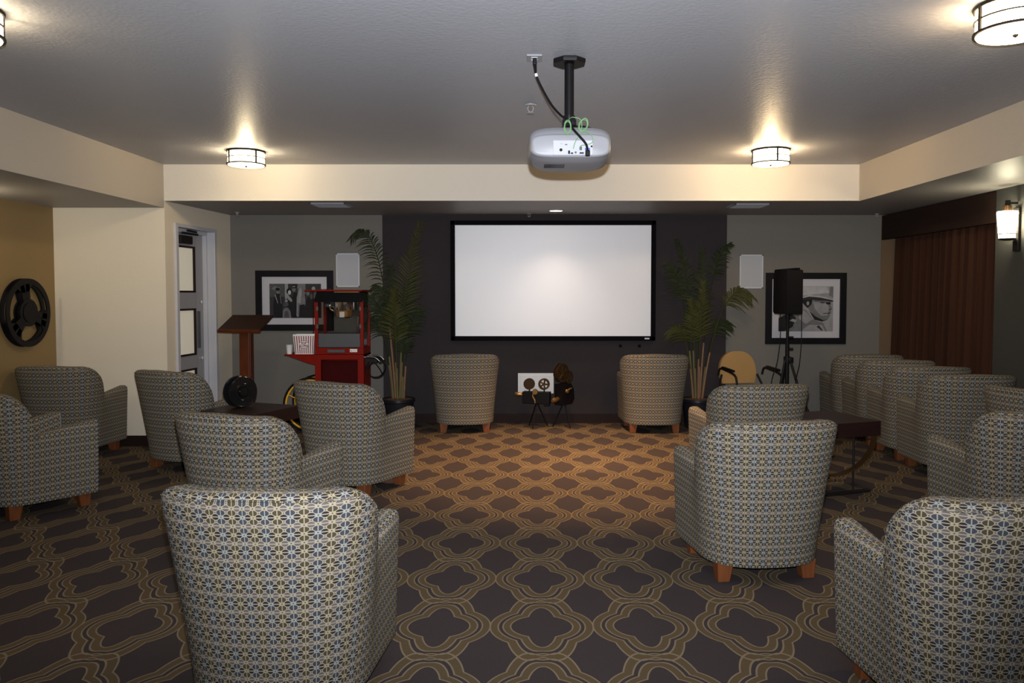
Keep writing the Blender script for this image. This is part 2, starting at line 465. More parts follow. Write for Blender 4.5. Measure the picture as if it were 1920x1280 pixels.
def chair_shell(part):
    path, LT = chair_path(); N = len(path) - 1; ds = LT / N
    arm_len = .375                                      # path length of an arm, front to seam
    i0 = round(arm_len / ds); i1 = N - i0
    rng = {'back': range(i0, i1 + 1), 'armL': range(0, i0 + 1), 'armR': range(i1, N + 1)}[part]
    me = bpy.data.meshes.new(part); verts = []; faces = []; uvs = []
    NO, NT, NI = 8, 9, 5
    stations = []
    for i in rng:
        s = i * ds; e = min(s, LT - s) - arm_len       # distance past the seam (>0 on the back)
        p = path[i]
        d = (path[min(i + 1, N)] - path[max(i - 1, 0)]).normalized()
        nrm = Vector((d.y, -d.x, 0))                   # outward (path runs left -> back -> right, ccw seen from below)
        if nrm.dot(p - Vector((0, .1, 0))) < 0: nrm = -nrm
        wb = smst(-.14, .20, e)
        if part == 'back':
            u = min(1, max(0, e) / .20); h = .558 + .292 * (1 - (1 - u) ** 2.0) ** .62 + .014 * smst(.15, .45, e)
        else:
            f = max(0, -e) / arm_len; h = .556 + .060 * f ** .9
        th = .095 + .03 * wb
        stations.append((s, p, nrm, wb, h, th, part))
    def ringpts(st, shrink=0., fwd=0.):
        s, p, nrm, wb, h, th, _ = st; out = []
        def off(z): 
            q = max(0, (z - .1) / .76)
            return .028 * q * (1 - wb) + .105 * q ** 1.15 * wb * 1.12
        rv = min(.050, th * .5)
        zt = h - rv
        z0 = .10 if not shrink else .10 + shrink
        for k in range(NO): 
            z = z0 + (zt - z0) * k / (NO - 1); out.append((off(z) - shrink, z))
        for k in range(1, NT):
            a = PI * k / NT; cs, sn = math.cos(a), math.sin(a)
            cx = (abs(cs) ** .62) * (1 if cs > 0 else -1); sy = sn ** .62
            out.append((off(zt) - th / 2 + cx * (th / 2 - shrink), zt + sy * (rv - shrink)))
        for k in range(NI):
            z = zt + (.12 - zt) * k / (NI - 1); out.append((off(z) - th + shrink, z))
        return [(p + nrm * o + Vector((0, fwd, z)), z) for o, z in out]
    seq = []
    for k, st in enumerate(stations):
        front = (part == 'armL' and k == 0) or (part == 'armR' and k == len(stations) - 1)
        if front and part == 'armL': seq += [(st, .014, .014), (st, .004, .010), (st, 0, 0)]
        elif front: seq += [(st, 0, 0), (st, .004, .010), (st, .014, .014)]
        else: seq.append((st, 0, 0))
    rings = []
    for st, sh, fw in seq:
        pts = ringpts(st, sh, fw); row = []
        acc = .1; prev = None
        for q, z in pts:
            if prev is not None: acc += (q - prev).length
            prev = q
            row.append((len(verts), st[0] * 1.12, acc)); verts.append(q)
        rings.append(row)
    for a, b in zip(rings, rings[1:]):
        m = len(a)
        for k in range(m):
            k2 = (k + 1) % m
            faces.append((a[k][0], b[k][0], b[k2][0], a[k2][0]))
            w = [a[k][1:], b[k][1:], b[k2][1:], a[k2][1:]]
            if k2 == 0: w = [(a[k][1], 0), (b[k][1], 0), (b[k][1], .1), (a[k][1], .1)]
            uvs.append(w)
    for r in (rings[0], rings[-1]):
        faces.append(tuple(q[0] for q in r)); uvs.append([(verts[q[0]].x, verts[q[0]].z) for q in r])
    me.from_pydata(verts, [], faces)
    lay = me.uv_layers.new(name='UVMap'); k = 0
    for f, w in zip(me.polygons, uvs):
        for li, c in zip(f.loop_indices, w): lay.data[li].uv = c
    me.materials.append(M['fabric'])
    bm = BM(); bm.from_mesh(me); bmesh.ops.recalc_face_normals(bm, faces=bm.faces[:]); bm.to_mesh(me); bm.free()
    for p in me.polygons: p.use_smooth = True
    me.set_sharp_from_angle(angle=R(50))
    # the welt line that runs along the outer top edge
    welt = []
    if part == 'back':
        for st in stations:
            q = ringpts(st)[NO]; welt.append(q[0])
    return me, welt

def uv_box(o):
    me = o.data; lay = me.uv_layers.new(name='UVMap')
    for p in me.polygons:
        n = p.normal; a = max(range(3), key=lambda i: abs(n[i]))
        for li in p.loop_indices:
            v = me.vertices[me.loops[li].vertex_index].co
            lay.data[li].uv = (v.x, v.y) if a == 2 else ((v.y, v.z) if a == 0 else (v.x, v.z))

def make_chair(label, loc, rotz):
    t = thing('armchair', label, 'chair', loc, rotz, 'patterned tub armchairs')
    for part, nm in (('back', 'backrest'), ('armL', 'armrest'), ('armR', 'armrest')):
        me, welt = chair_shell(part); me.name = nm
        o = bpy.data.objects.new(nm, me); C.objects.link(o); o.parent = t
        if part == 'back':
            b = BM(); tube(b, welt, .0042, 6); w = obj('piping', b, 'fabric', o, 40); uv_box(w)
    b = BM(); box(b, (0, .045, .355), (.415, .48, .17), .05, seg=4)
    s = obj('seat_cushion', b, 'fabric', t, 60); uv_box(s)
    b = BM(); box(b, (0, .0, .19), (.41, .55, .17), .01)
    s = obj('seat_base', b, 'fabric', t, 40); uv_box(s)
    b = BM(); box(b, (0, .0, .102), (.50, .50, .012)); obj('bottom_lining', b, 'lining', t)
    for sx in (-1, 1):
        for sy in (-1, 1):
            b = BM(); q = bmesh.new(); bmesh.ops.create_cube(q, size=1)
            for v in q.verts:
                w = .088 if v.co.z > 0 else .062
                v.co = Vector((v.co.x * w + sx * (.225 if v.co.z > 0 else .232), v.co.y * w + .01 + sy * (.215 if v.co.z > 0 else .222), .0 if v.co.z < 0 else .105))
            bmesh.ops.bevel(q, geom=q.edges[:], offset=.004, segments=1, affect='EDGES')
            merge(b, q); obj('leg', b, 'leg', t)
    return t

def chairs():
    spots = [
        ((-.89, 2.88), -3, 'patterned armchair nearest the viewer at lower left, its whole back filling the foreground'),
        ((-1.54, 4.45), -21, 'patterned armchair directly behind the nearest left armchair, turned towards the aisle'),
        ((-1.33, 5.93), -26, 'patterned armchair in front of the red popcorn machine, left of the aisle'),
        ((-2.93, 6.74), -26, 'patterned armchair left of the table with the film reel, before the grey door'),
        ((-4.235, 7.17), -3, 'patterned armchair in the far left corner against the cream wall, below the wall reel'),
        ((-3.48, 5.376), -36, 'patterned armchair cut off by the left edge of the photo, before the corner armchair'),
        ((1.565, 2.76), 4, 'patterned armchair nearest the viewer at lower right, cut off by the bottom right corner'),
        ((1.215, 4.23), 7, 'patterned armchair right of the aisle showing its whole back and its wooden feet'),
        ((1.63, 5.80), 9, 'patterned armchair before the tan guest chair, partly hidden by the armchair behind it'),
        ((2.865, 4.57), 4, 'patterned armchair at the right edge, its left arm standing beside the dark table'),
        ((3.65, 5.27), -74, 'patterned armchair at the right edge below the sconce, only its sloping top showing'),
        ((3.55, 6.45), -2, 'patterned armchair of the curtain row nearest the viewer, its dark back facing us'),
        ((3.585, 7.13), -2, 'patterned armchair second from the front in the row beside the curtain'),
        ((3.62, 7.81), -2, 'patterned armchair third from the front in the row beside the curtain'),
        ((3.64, 8.49), -2, 'patterned armchair at the far end of the curtain row, touching the back wall'),
        ((-.712, 8.53), 5, 'patterned armchair under the left end of the projection screen, facing the wall'),
        ((1.345, 8.51), 1, 'patterned armchair under the right end of the projection screen, facing the wall'),
    ]
    first = None
    for (x, y), a, lab in spots:
        if first is None: first = make_chair(lab, (x, y, 0), R(a))
        else: dup(first, (x, y, 0), R(a), lab)

# ------------------------------------------------------------------ tables and reels
def side_table(label, loc, rotz):
    t = thing('side_table', label, 'table', loc, rotz)
    w, d = .56, .56
    b = BM(); box(b, (0, 0, .490), (w, d, .11), .004); obj('table_top', b, 'table', t)
    for y, sg in ((-.22, 1), (.22, -1)):
        b = BM()
        pts = [(sg * (-.10 + .375 * math.cos(R(118 * k / 28))), y, .437 - .285 * math.sin(R(118 * k / 28))) for k in range(29)]
        for (x0, _, z0), (x1, _, z1) in zip(pts, pts[1:]):
            v = Vector((x1 - x0, 0, z1 - z0)); n = Vector((-v.z, 0, v.x)).normalized() * .006
            q = [Vector((x0, y - .022, z0)), Vector((x1, y - .022, z1)), Vector((x1, y + .022, z1)), Vector((x0, y + .022, z0))]
            lo = [b.verts.new(p - n) for p in q]; hi = [b.verts.new(p + n) for p in q]
            b.faces.new(lo[::-1]); b.faces.new(hi)
            for k in range(4): b.faces.new((lo[k], lo[(k + 1) % 4], hi[(k + 1) % 4], hi[k]))
        obj('arched_leg', b, 'bronze', t)
        b = BM(); box(b, (0, y, .01), (.46, .045, .018), .003); obj('foot_bar', b, 'iron', t)
        b = BM(); cyl(b, (sg * .08, y, .015), (sg * .08, y, .44), .008, seg=10)
        obj('rod', b, 'iron', t)
    return t

def film_reel(name, label, r, mtx, wide, gap, m, cat='film reel', holes=3, loc=(0, 0, 0)):
    t = thing(name, label, cat, loc)
    for z in (0, gap):
        b = BM(); annulus(b, r, r * .84 if holes else r * .1, .014, mtx @ T(0, 0, z))
        if not holes:
            ring(b, r * .98, .009, mtx @ T(0, 0, z + .007)); ring(b, r * .55, .006, mtx @ T(0, 0, z + (.014 if z else 0)))
        for k in range(holes):
            a = 2 * PI * k / holes + PI / 2
            # broad forked spoke
            for da in (-wide, wide):
                p0 = Vector((r * .22 * math.cos(a + da), r * .22 * math.sin(a + da), z + .007)); p1 = Vector((r * .88 * math.cos(a + da * .62), r * .88 * math.sin(a + da * .62), z + .007))
                mid = (p0 + p1) / 2; ang = math.atan2(p1.y - p0.y, p1.x - p0.x)
                box(b, mtx @ mid, ((p1 - p0).length, r * .17, .012), 0, mtx.to_3x3().to_4x4() @ Matrix.Rotation(ang, 4, 'Z'))
            # web between the spoke and the rim
            poly = [(r * .88 * math.cos(a + q), r * .88 * math.sin(a + q)) for q in (-.42, -.2, 0, .2, .42)] + [(r * .62 * math.cos(a + q), r * .62 * math.sin(a + q)) for q in (.22, 0, -.22)]
            prism(b, poly, z + .001, z + .013, mtx)
        annulus(b, r * .40, r * .05, .014, mtx @ T(0, 0, z))
        obj('flange', b, m, t, 30)
    b = BM(); tube(b, [mtx @ Vector((0, 0, .0)), mtx @ Vector((0, 0, gap + .02))], r * .28, 28); obj('hub', b, m, t, 30)
    return t

def tables():
    side_table('dark square side table on curved bronze legs with a bare top, right of the aisle', (2.285, 5.94, 0), R(20))
    side_table('dark square side table on the left carrying an upright black film reel', (-2.325, 6.43, 0), R(-21))
    # reel standing on the left table: axis points to the viewer's right
    film_reel('film_reel', 'glossy black film reel standing upright on the left side table', .125,
              RZ(52) @ RX(90) @ T(0, 0, -.045), .26, .085, 'gloss', holes=0, loc=(-2.43, 6.47, .545 + .1330))
    # wall sculpture on the gold wall
    film_reel('wall_film_reel', 'large black film reel sculpture hung on the gold left wall', .312,
              RY(90) @ RZ(102), .24, .05, 'black', 'wall decoration', loc=(XL + .004, 7.06, 1.325))

# ------------------------------------------------------------------ projector and things on the ceiling
def projector():
    px, py = .215, 4.19
    t = thing('ceiling_mount', 'black projector mount pole fixed to the ceiling', 'mount', (px, py, HC))
    b = BM(); lathe(b, [(.088, -.028), (.092, -.02), (.092, -.006), (.080, 0)], 8, RZ(22.5)); obj('ceiling_plate', b, 'black', t, 25)
    b = BM(); cyl(b, (0, 0, -.02), (0, 0, -.33), .0255); obj('pole', b, 'black', t, 40)
    b = BM(); lathe(b, [(.034, -.36), (.036, -.33), (.032, -.30)], 24); box(b, (0, 0, -.345), (.075, .06, .05), .008); obj('joint', b, 'gloss', t, 30)
    b = BM(); lathe(b, [(.105, -.382), (.110, -.372), (.085, -.358), (.04, -.352)], 28, T(.035, .04, 0)); obj('spider_plate', b, 'black', t, 30)
    for x, y in ((-.11, .02), (.13, .03), (-.06, .16), (.12, .17)):
        b = BM(); box(b, (.035 + (x - .035) * .6, .04 + (y - .04) * .6, -.378), (.03, .03, .012)); tube(b, [(.035, .04, -.37), (x, y, -.376)], .012, 8); obj('spider_arm', b, 'black', t)
    # body lofted from superellipse sections, back to front
    p = thing('projector', 'white video projector hanging under the ceiling mount', 'projector', (.2145, 4.03, 2.27))
    secs = [(.000, .378, -.056, .044, 4.2), (.004, .396, -.062, .050, 4.2), (.014, .408, -.066, .054, 4.2), (.018, .412, -.067, .060, 4.), (.05, .424, -.078, .096, 3.8), (.10, .436, -.086, .104, 3.6),
            (.20, .446, -.093, .106, 3.6), (.29, .438, -.097, .100, 3.4), (.335, .41, -.092, .085, 3.4), (.35, .37, -.080, .070, 3.4)]
    b = BM(); rings = []
    for y, w, zb, zt, n in secs:
        rg = []
        for k in range(56):
            a = 2 * PI * k / 56; c, s = math.cos(a), math.sin(a)
            x = (abs(c) ** (2 / n)) * (1 if c > 0 else -1) * w / 2; z = (zt + zb) / 2 + (abs(s) ** (2 / n)) * (1 if s > 0 else -1) * (zt - zb) / 2
            rg.append(b.verts.new((x, y, z)))
        rings.append(rg)
    for q, r in zip(rings, rings[1:]):
        for k in range(56): b.faces.new((q[k], q[(k + 1) % 56], r[(k + 1) % 56], r[k]))
    b.faces.new(rings[0]); b.faces.new(rings[-1])
    obj('body', b, 'white', p, 40)
    b = BM(); box(b, (.012, -.001, -.018), (.205, .008, .076), .002); pan = obj('port_panel', b, 'whiteport', p)
    ports = [((-.062, -.030), (.016, .016), 'black', 1), ((-.020, -.042), (.010, .017), 'black', 0), ((-.005, -.047), (.012, .007), 'black', 0),
             ((.014, -.043), (.011, .011), 'steel', 1), ((.045, -.046), (.022, .007), 'black', 0), ((.075, -.026), (.026, .012), 'blueplug', 0),
             ((.040, -.022), (.013, .018), 'steel', 0), ((.096, -.012), (.010, .010), 'black', 1), ((-.035, -.003), (.012, .004), 'steel', 0), ((-.06, .003), (.008, .003), 'grille', 0)]
    for (x, z), (w, h), m, rnd in ports:
        b = BM()
        if rnd: cyl(b, (x + .012, -.008, z), (x + .012, -.002, z), w / 2, seg=16)
        else: box(b, (x + .012, -.005, z), (w, .008, h), .001)
        obj('port', b, m, p)
    b = BM()
    for k in range(4): box(b, (-.08, .11 + k * .022, -.0795 + .01), (.11, .006, .012)) if 0 else box(b, (-.08, .11 + k * .022, -.0868 - k * .0015), (.11, .006, .004))
    obj('vent', b, 'black', p)
    b = BM(); lathe(b, [(.045, 0), (.045, .02), (.036, .024), (.034, .012)], 28, T(.09, .34, .01) @ RX(-90)); obj('lens', b, 'gloss', p, 30)
    # power outlet and cord
    o = thing('ceiling_outlet', 'white electrical outlet set in the ceiling left of the projector mount', 'outlet', (.028, 4.155, HC))
    b = BM(); box(b, (0, 0, -.004), (.082, .115, .008), .003); obj('cover_plate', b, 'white', o)
    b = BM()
    for y in (-.02, .02): box(b, (0, y, -.009), (.034, .028, .004), .002)
    obj('socket', b, 'offwhite', o)
    k = thing('power_cord', 'black power cord running from the ceiling outlet down to the projector', 'cord', (0, 0, 0))
    b = BM(); tube(b, spline([(.030, 4.135, 2.70), (.036, 4.13, 2.655), (.06, 4.14, 2.60), (.115, 4.13, 2.50), (.165, 4.10, 2.435), (.195, 4.05, 2.40), (.225, 4.01, 2.345), (.262, 3.995, 2.30), (.292, 4.0, 2.265), (.302, 4.015, 2.232)], 8), .0062, 8)
    obj('cable', b, 'black', k, 40)
    b = BM(); box(b, (.030, 4.135, 2.722), (.022, .026, .034), .005); tube(b, [(.030, 4.135, 2.71), (.035, 4.13, 2.66)], [.010, .006], 8); obj('plug', b, 'black', k)
    b = BM(); tube(b, [(.036, 4.13, 2.658), (.040, 4.13, 2.642)], .008, 8); obj('tag', b, 'paper', k)
    b = BM(); box(b, (.302, 4.02, 2.222), (.024, .022, .030), .004); obj('connector', b, 'black', k)
    g = thing('data_cable', 'thin green cable tied in loops over the back of the projector', 'cable', (0, 0, 0))
    b = BM()
    def loop(cx, cz, rx, rz, y, n=2.6, tilt=0.):
        pts = []
        for i in range(int(24 * n)):
            a = 2 * PI * i / 24; q = .88 + .12 * math.sin(i * .37)
            x, z = rx * math.cos(a) * q, rz * math.sin(a) * q
            pts.append((cx + x * math.cos(tilt) - z * math.sin(tilt), y + .004 * math.sin(i * .8), cz + x * math.sin(tilt) + z * math.cos(tilt)))
        tube(b, pts, .0022, 6)
    loop(.198, 2.352, .019, .036, 4.006); obj('coil', b, 'green', g, 40)
    b = BM(); loop(.278, 2.362, .024, .036, 4.002, 2.3, -.3); obj('coil', b, 'green', g, 40)
    b = BM()
    tube(b, spline([(.21, 4.02, 2.40), (.225, 3.995, 2.40), (.262, 4.0, 2.39), (.27, 4.0, 2.35), (.255, 4.0, 2.31), (.236, 4.012, 2.275), (.228, 4.02, 2.245)], 8), .0022, 6)
    tube(b, spline([(.262, 4.0, 2.335), (.30, 3.998, 2.325), (.325, 3.998, 2.30), (.322, 4.0, 2.272), (.29, 4.005, 2.262), (.268, 4.01, 2.26), (.26, 4.02, 2.248)], 8), .0020, 6)
    obj('strand', b, 'green', g, 40)
    # sprinkler heads
    def sprinkler(lab, x, y, z, s=1.):
        q = thing('fire_sprinkler', lab, 'sprinkler', (x, y, z), 0, 'ceiling sprinkler heads')
        b = BM(); lathe(b, [(.034 * s, -.010 * s), (.036 * s, -.004 * s), (.030 * s, 0)], 24); obj('escutcheon', b, 'white', q, 30)
        b = BM()
        for sg in (-1, 1): tube(b, spline([(sg * .008 * s, 0, -.008 * s), (sg * .017 * s, 0, -.022 * s), (sg * .012 * s, 0, -.040 * s), (0, 0, -.050 * s)], 5), .0032 * s, 6)
        obj('yoke', b, 'white', q, 40)
        b = BM(); cyl(b, (0, 0, -.010 * s), (0, 0, -.030 * s), .006 * s, .003 * s, 10); obj('bulb', b, 'brass', q)
        b = BM(); lathe(b, [(.022 * s, -.054 * s), (.022 * s, -.050 * s)], 16); obj('deflector', b, 'white', q)
    sprinkler('white sprinkler head on the main ceiling left of the projector pole', .01, 5.17, HC, 1.1)
    sprinkler('small sprinkler head on the back soffit at the left, near the door corner', -3.23, 8.60, HS, .8)
    sprinkler('small sprinkler head on the back soffit above the projection screen, left of the downlight', 0.0, 8.70, HS, .8)
    sprinkler('small sprinkler head on the back soffit at the right, beside the curtain valance', 3.93, 8.78, HS, .8)
    # air vents
    def vent(lab, x, y):
        q = thing('air_vent', lab, 'vent', (x, y, HS), 0, 'soffit air vents')
        b = BM()
        for sx in (-1, 1): box(b, (sx * .175, 0, -.008), (.03, .34, .016), .004)
        for sy in (-1, 1): box(b, (0, sy * .155, -.008), (.38, .03, .016), .004)
        obj('frame', b, 'white', q)
        for k in range(7):
            b = BM(); box(b, (0, -.12 + k * .04, -.008), (.32, .028, .003), 0, RX(35)); obj('louver', b, 'white', q)
        b = BM(); box(b, (0, 0, -.0015), (.33, .29, .002)); obj('duct_back', b, 'blackmatte', q)
    vent('white air vent in the back soffit on the left, above the crowd picture', -2.0, 7.87)
    vent('white air vent in the back soffit on the right, above the wall speaker', 2.235, 7.93)
    q = thing('recessed_downlight', 'small lit recessed downlight in the soffit above the screen', 'downlight', (.292, 8.425, HS))
    b = BM(); annulus(b, .095, .070, .008, T(0, 0, -.008)); obj('trim_ring', b, 'white', q, 30)
    b = BM(); lathe(b, [(.070, -.006), (.070, -.002)], 32); obj('lens', b, 'down', q)

def can_light():
    q = thing('recessed_downlight', 'recessed downlight in the main ceiling behind the projector, shining on the carpet', 'downlight', (.44, 6.90, HC))
    b = BM(); annulus(b, .085, .060, .008, T(0, 0, -.008)); obj('trim_ring', b, 'white', q, 30)
    b = BM(); lathe(b, [(.060, -.006), (.060, -.002)], 32); obj('lens', b, 'down', q)

def ceiling_lights():
    can_light()
    def fixture(lab, x, y, shade, rot):
        t = thing('ceiling_light', lab, 'ceiling light', (x, y, HC), R(rot), 'drum ceiling lights')
        b = BM(); lathe(b, [(.150, -.128), (.154, -.120), (.154, -.012)], 48); obj('glass_shade', b, shade, t, 40)
        b = BM(); lathe(b, [(.162, -.014), (.165, -.006), (.165, 0)], 48); obj('ceiling_pan', b, 'iron', t, 40)
        b = BM(); annulus(b, .165, .152, .010, T(0, 0, -.122)); obj('lower_ring', b, 'iron', t, 40)
        b = BM(); annulus(b, .161, .1545, .006, T(0, 0, -.066)); obj('middle_ring', b, 'iron', t, 40)
        for k in range(4):
            a = PI / 4 + PI / 2 * k; b = BM()
            box(b, (.1605 * math.cos(a), .1605 * math.sin(a), -.062), (.009, .014, .112), 0, Matrix.Rotation(a, 4, 'Z')); obj('bar', b, 'iron', t)
        b = BM(); lathe(b, [(.004, -.142), (.011, -.136), (.012, -.130), (.008, -.127)], 16); obj('finial', b, 'iron', t, 40)
        ld = bpy.data.lights.new('bulb', 'POINT'); ld.energy = 40 if shade == 'lamp' else 30
        ld.color = (1, .72, .40) if shade == 'lamp' else (1, .80, .50); ld.shadow_soft_size = .05
        lo = bpy.data.objects.new('bulb', ld); C.objects.link(lo); lo.parent = t; lo.location = (0, 0, -.070)
    fixture('far left drum ceiling light with dark bars, near the back soffit', -2.49, 6.86, 'lampL', 5)
    fixture('far right drum ceiling light casting a bright streak on the ceiling', 2.108, 6.80, 'lamp', 48)
    fixture('near right drum ceiling light cut off by the top right corner', 2.108, 3.40, 'lamp', 48)
    fixture('near left drum ceiling light cut off by the left edge', -2.49, 3.44, 'lampL', 5)

def sconces():
    def sconce(lab, x, y, side):
        t = thing('wall_sconce', lab, 'wall lamp', (x, y, 0), 0, 'wall sconces')
        s = side
        b = BM(); box(b, (s * .012, 0, 2.03), (.022, .075, .36), .006); obj('back_plate', b, 'iron', t)
        b = BM(); box(b, (s * .05, 0, 2.245), (.075, .03, .02), .004); box(b, (s * .092, 0, 2.245), (.030, .030, .05), .004); obj('arm', b, 'iron', t)
        b = BM(); lathe(b, [(.030, 2.175), (.030, 2.225), (.022, 2.23)], 20, T(s * .092, 0, 0)); obj('collar', b, 'bronze', t, 40)
        b = BM(); lathe(b, [(.060, 1.955), (.064, 2.0), (.078, 2.165), (.076, 2.178)], 32, T(s * .092, 0, 0)); obj('glass_shade', b, 'sconce', t, 50)
        b = BM(); annulus(b, .0675, .062, .007, T(s * .092, 0, 1.988)); obj('band', b, 'iron', t, 40)
        b = BM(); lathe(b, [(.030, 1.938), (.063, 1.945), (.064, 1.956)], 32, T(s * .092, 0, 0)); obj('base_cap', b, 'iron', t, 40)
        ld = bpy.data.lights.new('bulb', 'POINT'); ld.energy = 15; ld.color = (1, .90, .62); ld.shadow_soft_size = .03
        lo = bpy.data.objects.new('bulb', ld); C.objects.link(lo); lo.parent = t; lo.location = (s * .092, 0, 2.09)
    sconce('lit glass wall sconce beside the curtain on the right wall', XR, 6.43, -1)
    sconce('lit glass wall sconce on the gold left wall, just outside the left edge', XL, 6.05, 1)

# ------------------------------------------------------------------ on the back wall
def back_wall():
    yw = YB - .012
    t = thing('projection_screen', 'white projection screen in a black frame on the dark wall', 'screen', (.275, yw, 1.645))
    w, h = 2.246, 1.27
    b = BM()
    for s in (-1, 1):
        box(b, (s * (w / 2 + .025), -.045, 0), (.052, .07, h + .10), .006)
        box(b, (0, -.045, s * (h / 2 + .025)), (w + .10, .07, .052), .006)
    obj('frame', b, 'blackmatte', t)
    b = BM(); box(b, (0, -.05, 0), (w + .01, .008, h + .01)); obj('screen_surface', b, 'screen', t)
    b = BM(); box(b, (w / 2 - .047, -.081, -h / 2 - .026), (.055, .004, .018), .001); bd = obj('badge', b, 'offwhite', t)
    b = BM()
    for x in (.78, 1.0): box(b, (x, -.012, -h / 2 - .115), (.03, .024, .03), .003)
    obj('bracket', b, 'blackmatte', t)

    def speaker(lab, x, z):
        t = thing('wall_speaker', lab, 'speaker', (x, YB, z), 0, 'in-wall speakers')
        b = BM()
        for s in (-1, 1):
            box(b, (s * .128, -.006, 0), (.016, .012, .39), .002); box(b, (0, -.006, s * .187), (.272, .012, .016), .002)
        obj('frame', b, 'offwhite', t)
        b = BM(); box(b, (0, -.004, 0), (.243, .006, .362)); obj('grille', b, 'grille', t)
    speaker('pale rectangular wall speaker above the popcorn machine, left of the screen', -2.089, 1.768)
    speaker('pale rectangular wall speaker left of the hat portrait, right of the screen', 2.563, 1.752)

    t = thing('wall_plate', 'white rectangular access plate low on the dark wall behind the toy film cameras', 'wall plate', (.078, yw, .461))
    b = BM(); box(b, (0, -.006, 0), (.415, .012, .236), .004); obj('plate', b, 'paper', t)
    b = BM(); box(b, (0, -.014, 0), (.36, .006, .19), .003); obj('cover', b, 'paper', t)

    # framed pictures
    def framed(lab, x, z, w, h, fw, mw, shapes, bg):
        t = thing('framed_photograph', lab, 'picture', (x, YB, z))
        b = BM()
        for s in (-1, 1):
            box(b, (s * (w / 2 - fw / 2), -.016, 0), (fw, .030, h), .003); box(b, (0, -.016, s * (h / 2 - fw / 2)), (w - fw * 1.9, .030, fw), .003)
        obj('frame', b, 'black', t)
        iw, ih = w - 2 * fw, h - 2 * fw
        b = BM(); box(b, (0, -.008, 0), (iw + .01, .004, ih + .01)); obj('mat_board', b, 'mat', t)
        pl, pr, pb, pt = mw
        x0, x1, z0, z1 = -iw / 2 + pl, iw / 2 - pr, -ih / 2 + pb, ih / 2 - pt
        b = BM(); box(b, ((x0 + x1) / 2, -.0105, (z0 + z1) / 2), (x1 - x0, .001, z1 - z0))
        for i, (g, poly) in enumerate(shapes):
            y = -.0112 - .00006 * i
            vs = [b.verts.new((x0 + (x1 - x0) * min(1, max(0, u)), y, z0 + (z1 - z0) * min(1, max(0, v)))) for u, v in poly]
            f = b.faces.new(vs); f.material_index = g
        me = bpy.data.meshes.new('photograph'); b.to_mesh(me); b.free()
        for k in range(6): me.materials.append(M['g%d' % k])
        me.polygons[0].material_index = bg
        for k in range(6): me.polygons[k].material_index = bg
        o = bpy.data.objects.new('photograph', me); C.objects.link(o); o.parent = t
    def blob(cx, cy, rx, ry, n=16, a0=0, a1=360):
        return [(cx + rx * math.cos(R(a0 + (a1 - a0) * k / n)), cy + ry * math.sin(R(a0 + (a1 - a0) * k / n))) for k in range(n)]
    crowd = [(2, [(.0, .62), (.3, .62), (.3, 1), (0, 1)]), (3, [(.04, .86), (.10, .93), (.2, .90), (.22, .84), (.1, .80)]),
             (4, [(.30, .55), (.37, .55), (.36, 1), (.30, 1)]), (3, [(.55, .7), (.70, .7), (.70, 1), (.55, 1)]), (1, [(.70, .45), (1, .45), (1, 1), (.70, 1)]),
             # standing figure at left in a dark coat
             (0, [(.08, 0), (.07, .35), (.10, .62), (.14, .72), (.20, .70), (.24, .60), (.25, .30), (.24, 0)]), (3, blob(.165, .78, .036, .075)), (0, blob(.16, .84, .045, .05)),
             (4, [(.10, .68), (.115, .69), (.165, .44), (.155, .43)]), (3, [(.20, .66), (.215, .66), (.235, .42), (.22, .42)]),
             # woman with folded hands
             (0, [(.30, 0), (.32, .45), (.35, .62), (.41, .66), (.46, .55), (.47, 0)]), (0, blob(.385, .78, .055, .095)), (5, blob(.390, .745, .030, .065)),
             (4, [(.345, .60), (.37, .66), (.43, .56), (.445, .49), (.42, .47), (.36, .54)]),
             # child in front
             (2, blob(.315, .40, .05, .07)), (4, blob(.325, .50, .028, .04)), (3, [(.25, 0), (.26, .22), (.30, .30), (.36, .30), (.40, .20), (.42, 0)]), (2, [(.28, 0), (.29, .2), (.36, .2), (.38, 0)]),
             # man in a dark cap behind
             (0, [(.43, 0), (.44, .60), (.47, .74), (.53, .74), (.56, .55), (.55, 0)]), (3, blob(.475, .83, .035, .07)), (0, [(.42, .88), (.44, .97), (.52, .98), (.54, .90), (.48, .86)]), (4, [(.44, .92), (.50, .94), (.50, .91), (.44, .90)]),
             # tall draped pale figure
             (3, [(.53, .02), (.53, .45), (.55, .75), (.59, .92), (.64, .90), (.68, .72), (.70, .45), (.66, .10)]), (4, [(.55, .45), (.565, .76), (.60, .90), (.63, .80), (.60, .42)]), (4, [(.52, .05), (.53, .60), (.55, .72), (.545, .35), (.54, .05)]),
             (0, [(.57, .02), (.58, .38), (.68, .40), (.72, .02)]), (3, blob(.57, .90, .03, .06)),
             # figures at right
             (0, [(.68, 0), (.70, .5), (.75, .62), (.82, .62), (.90, .55), (1, .62), (1, 0)]), (3, blob(.745, .73, .032, .075)), (4, blob(.855, .86, .035, .06)), (2, [(.78, .66), (.88, .78), (.95, .72), (.9, .58), (.8, .55)])]
    framed('wide black framed photograph of a crowd, behind the lectern and popcorn machine', -2.705, 1.417, .894, .694, .072, (.085, .07, .075, .08), crowd, 1)
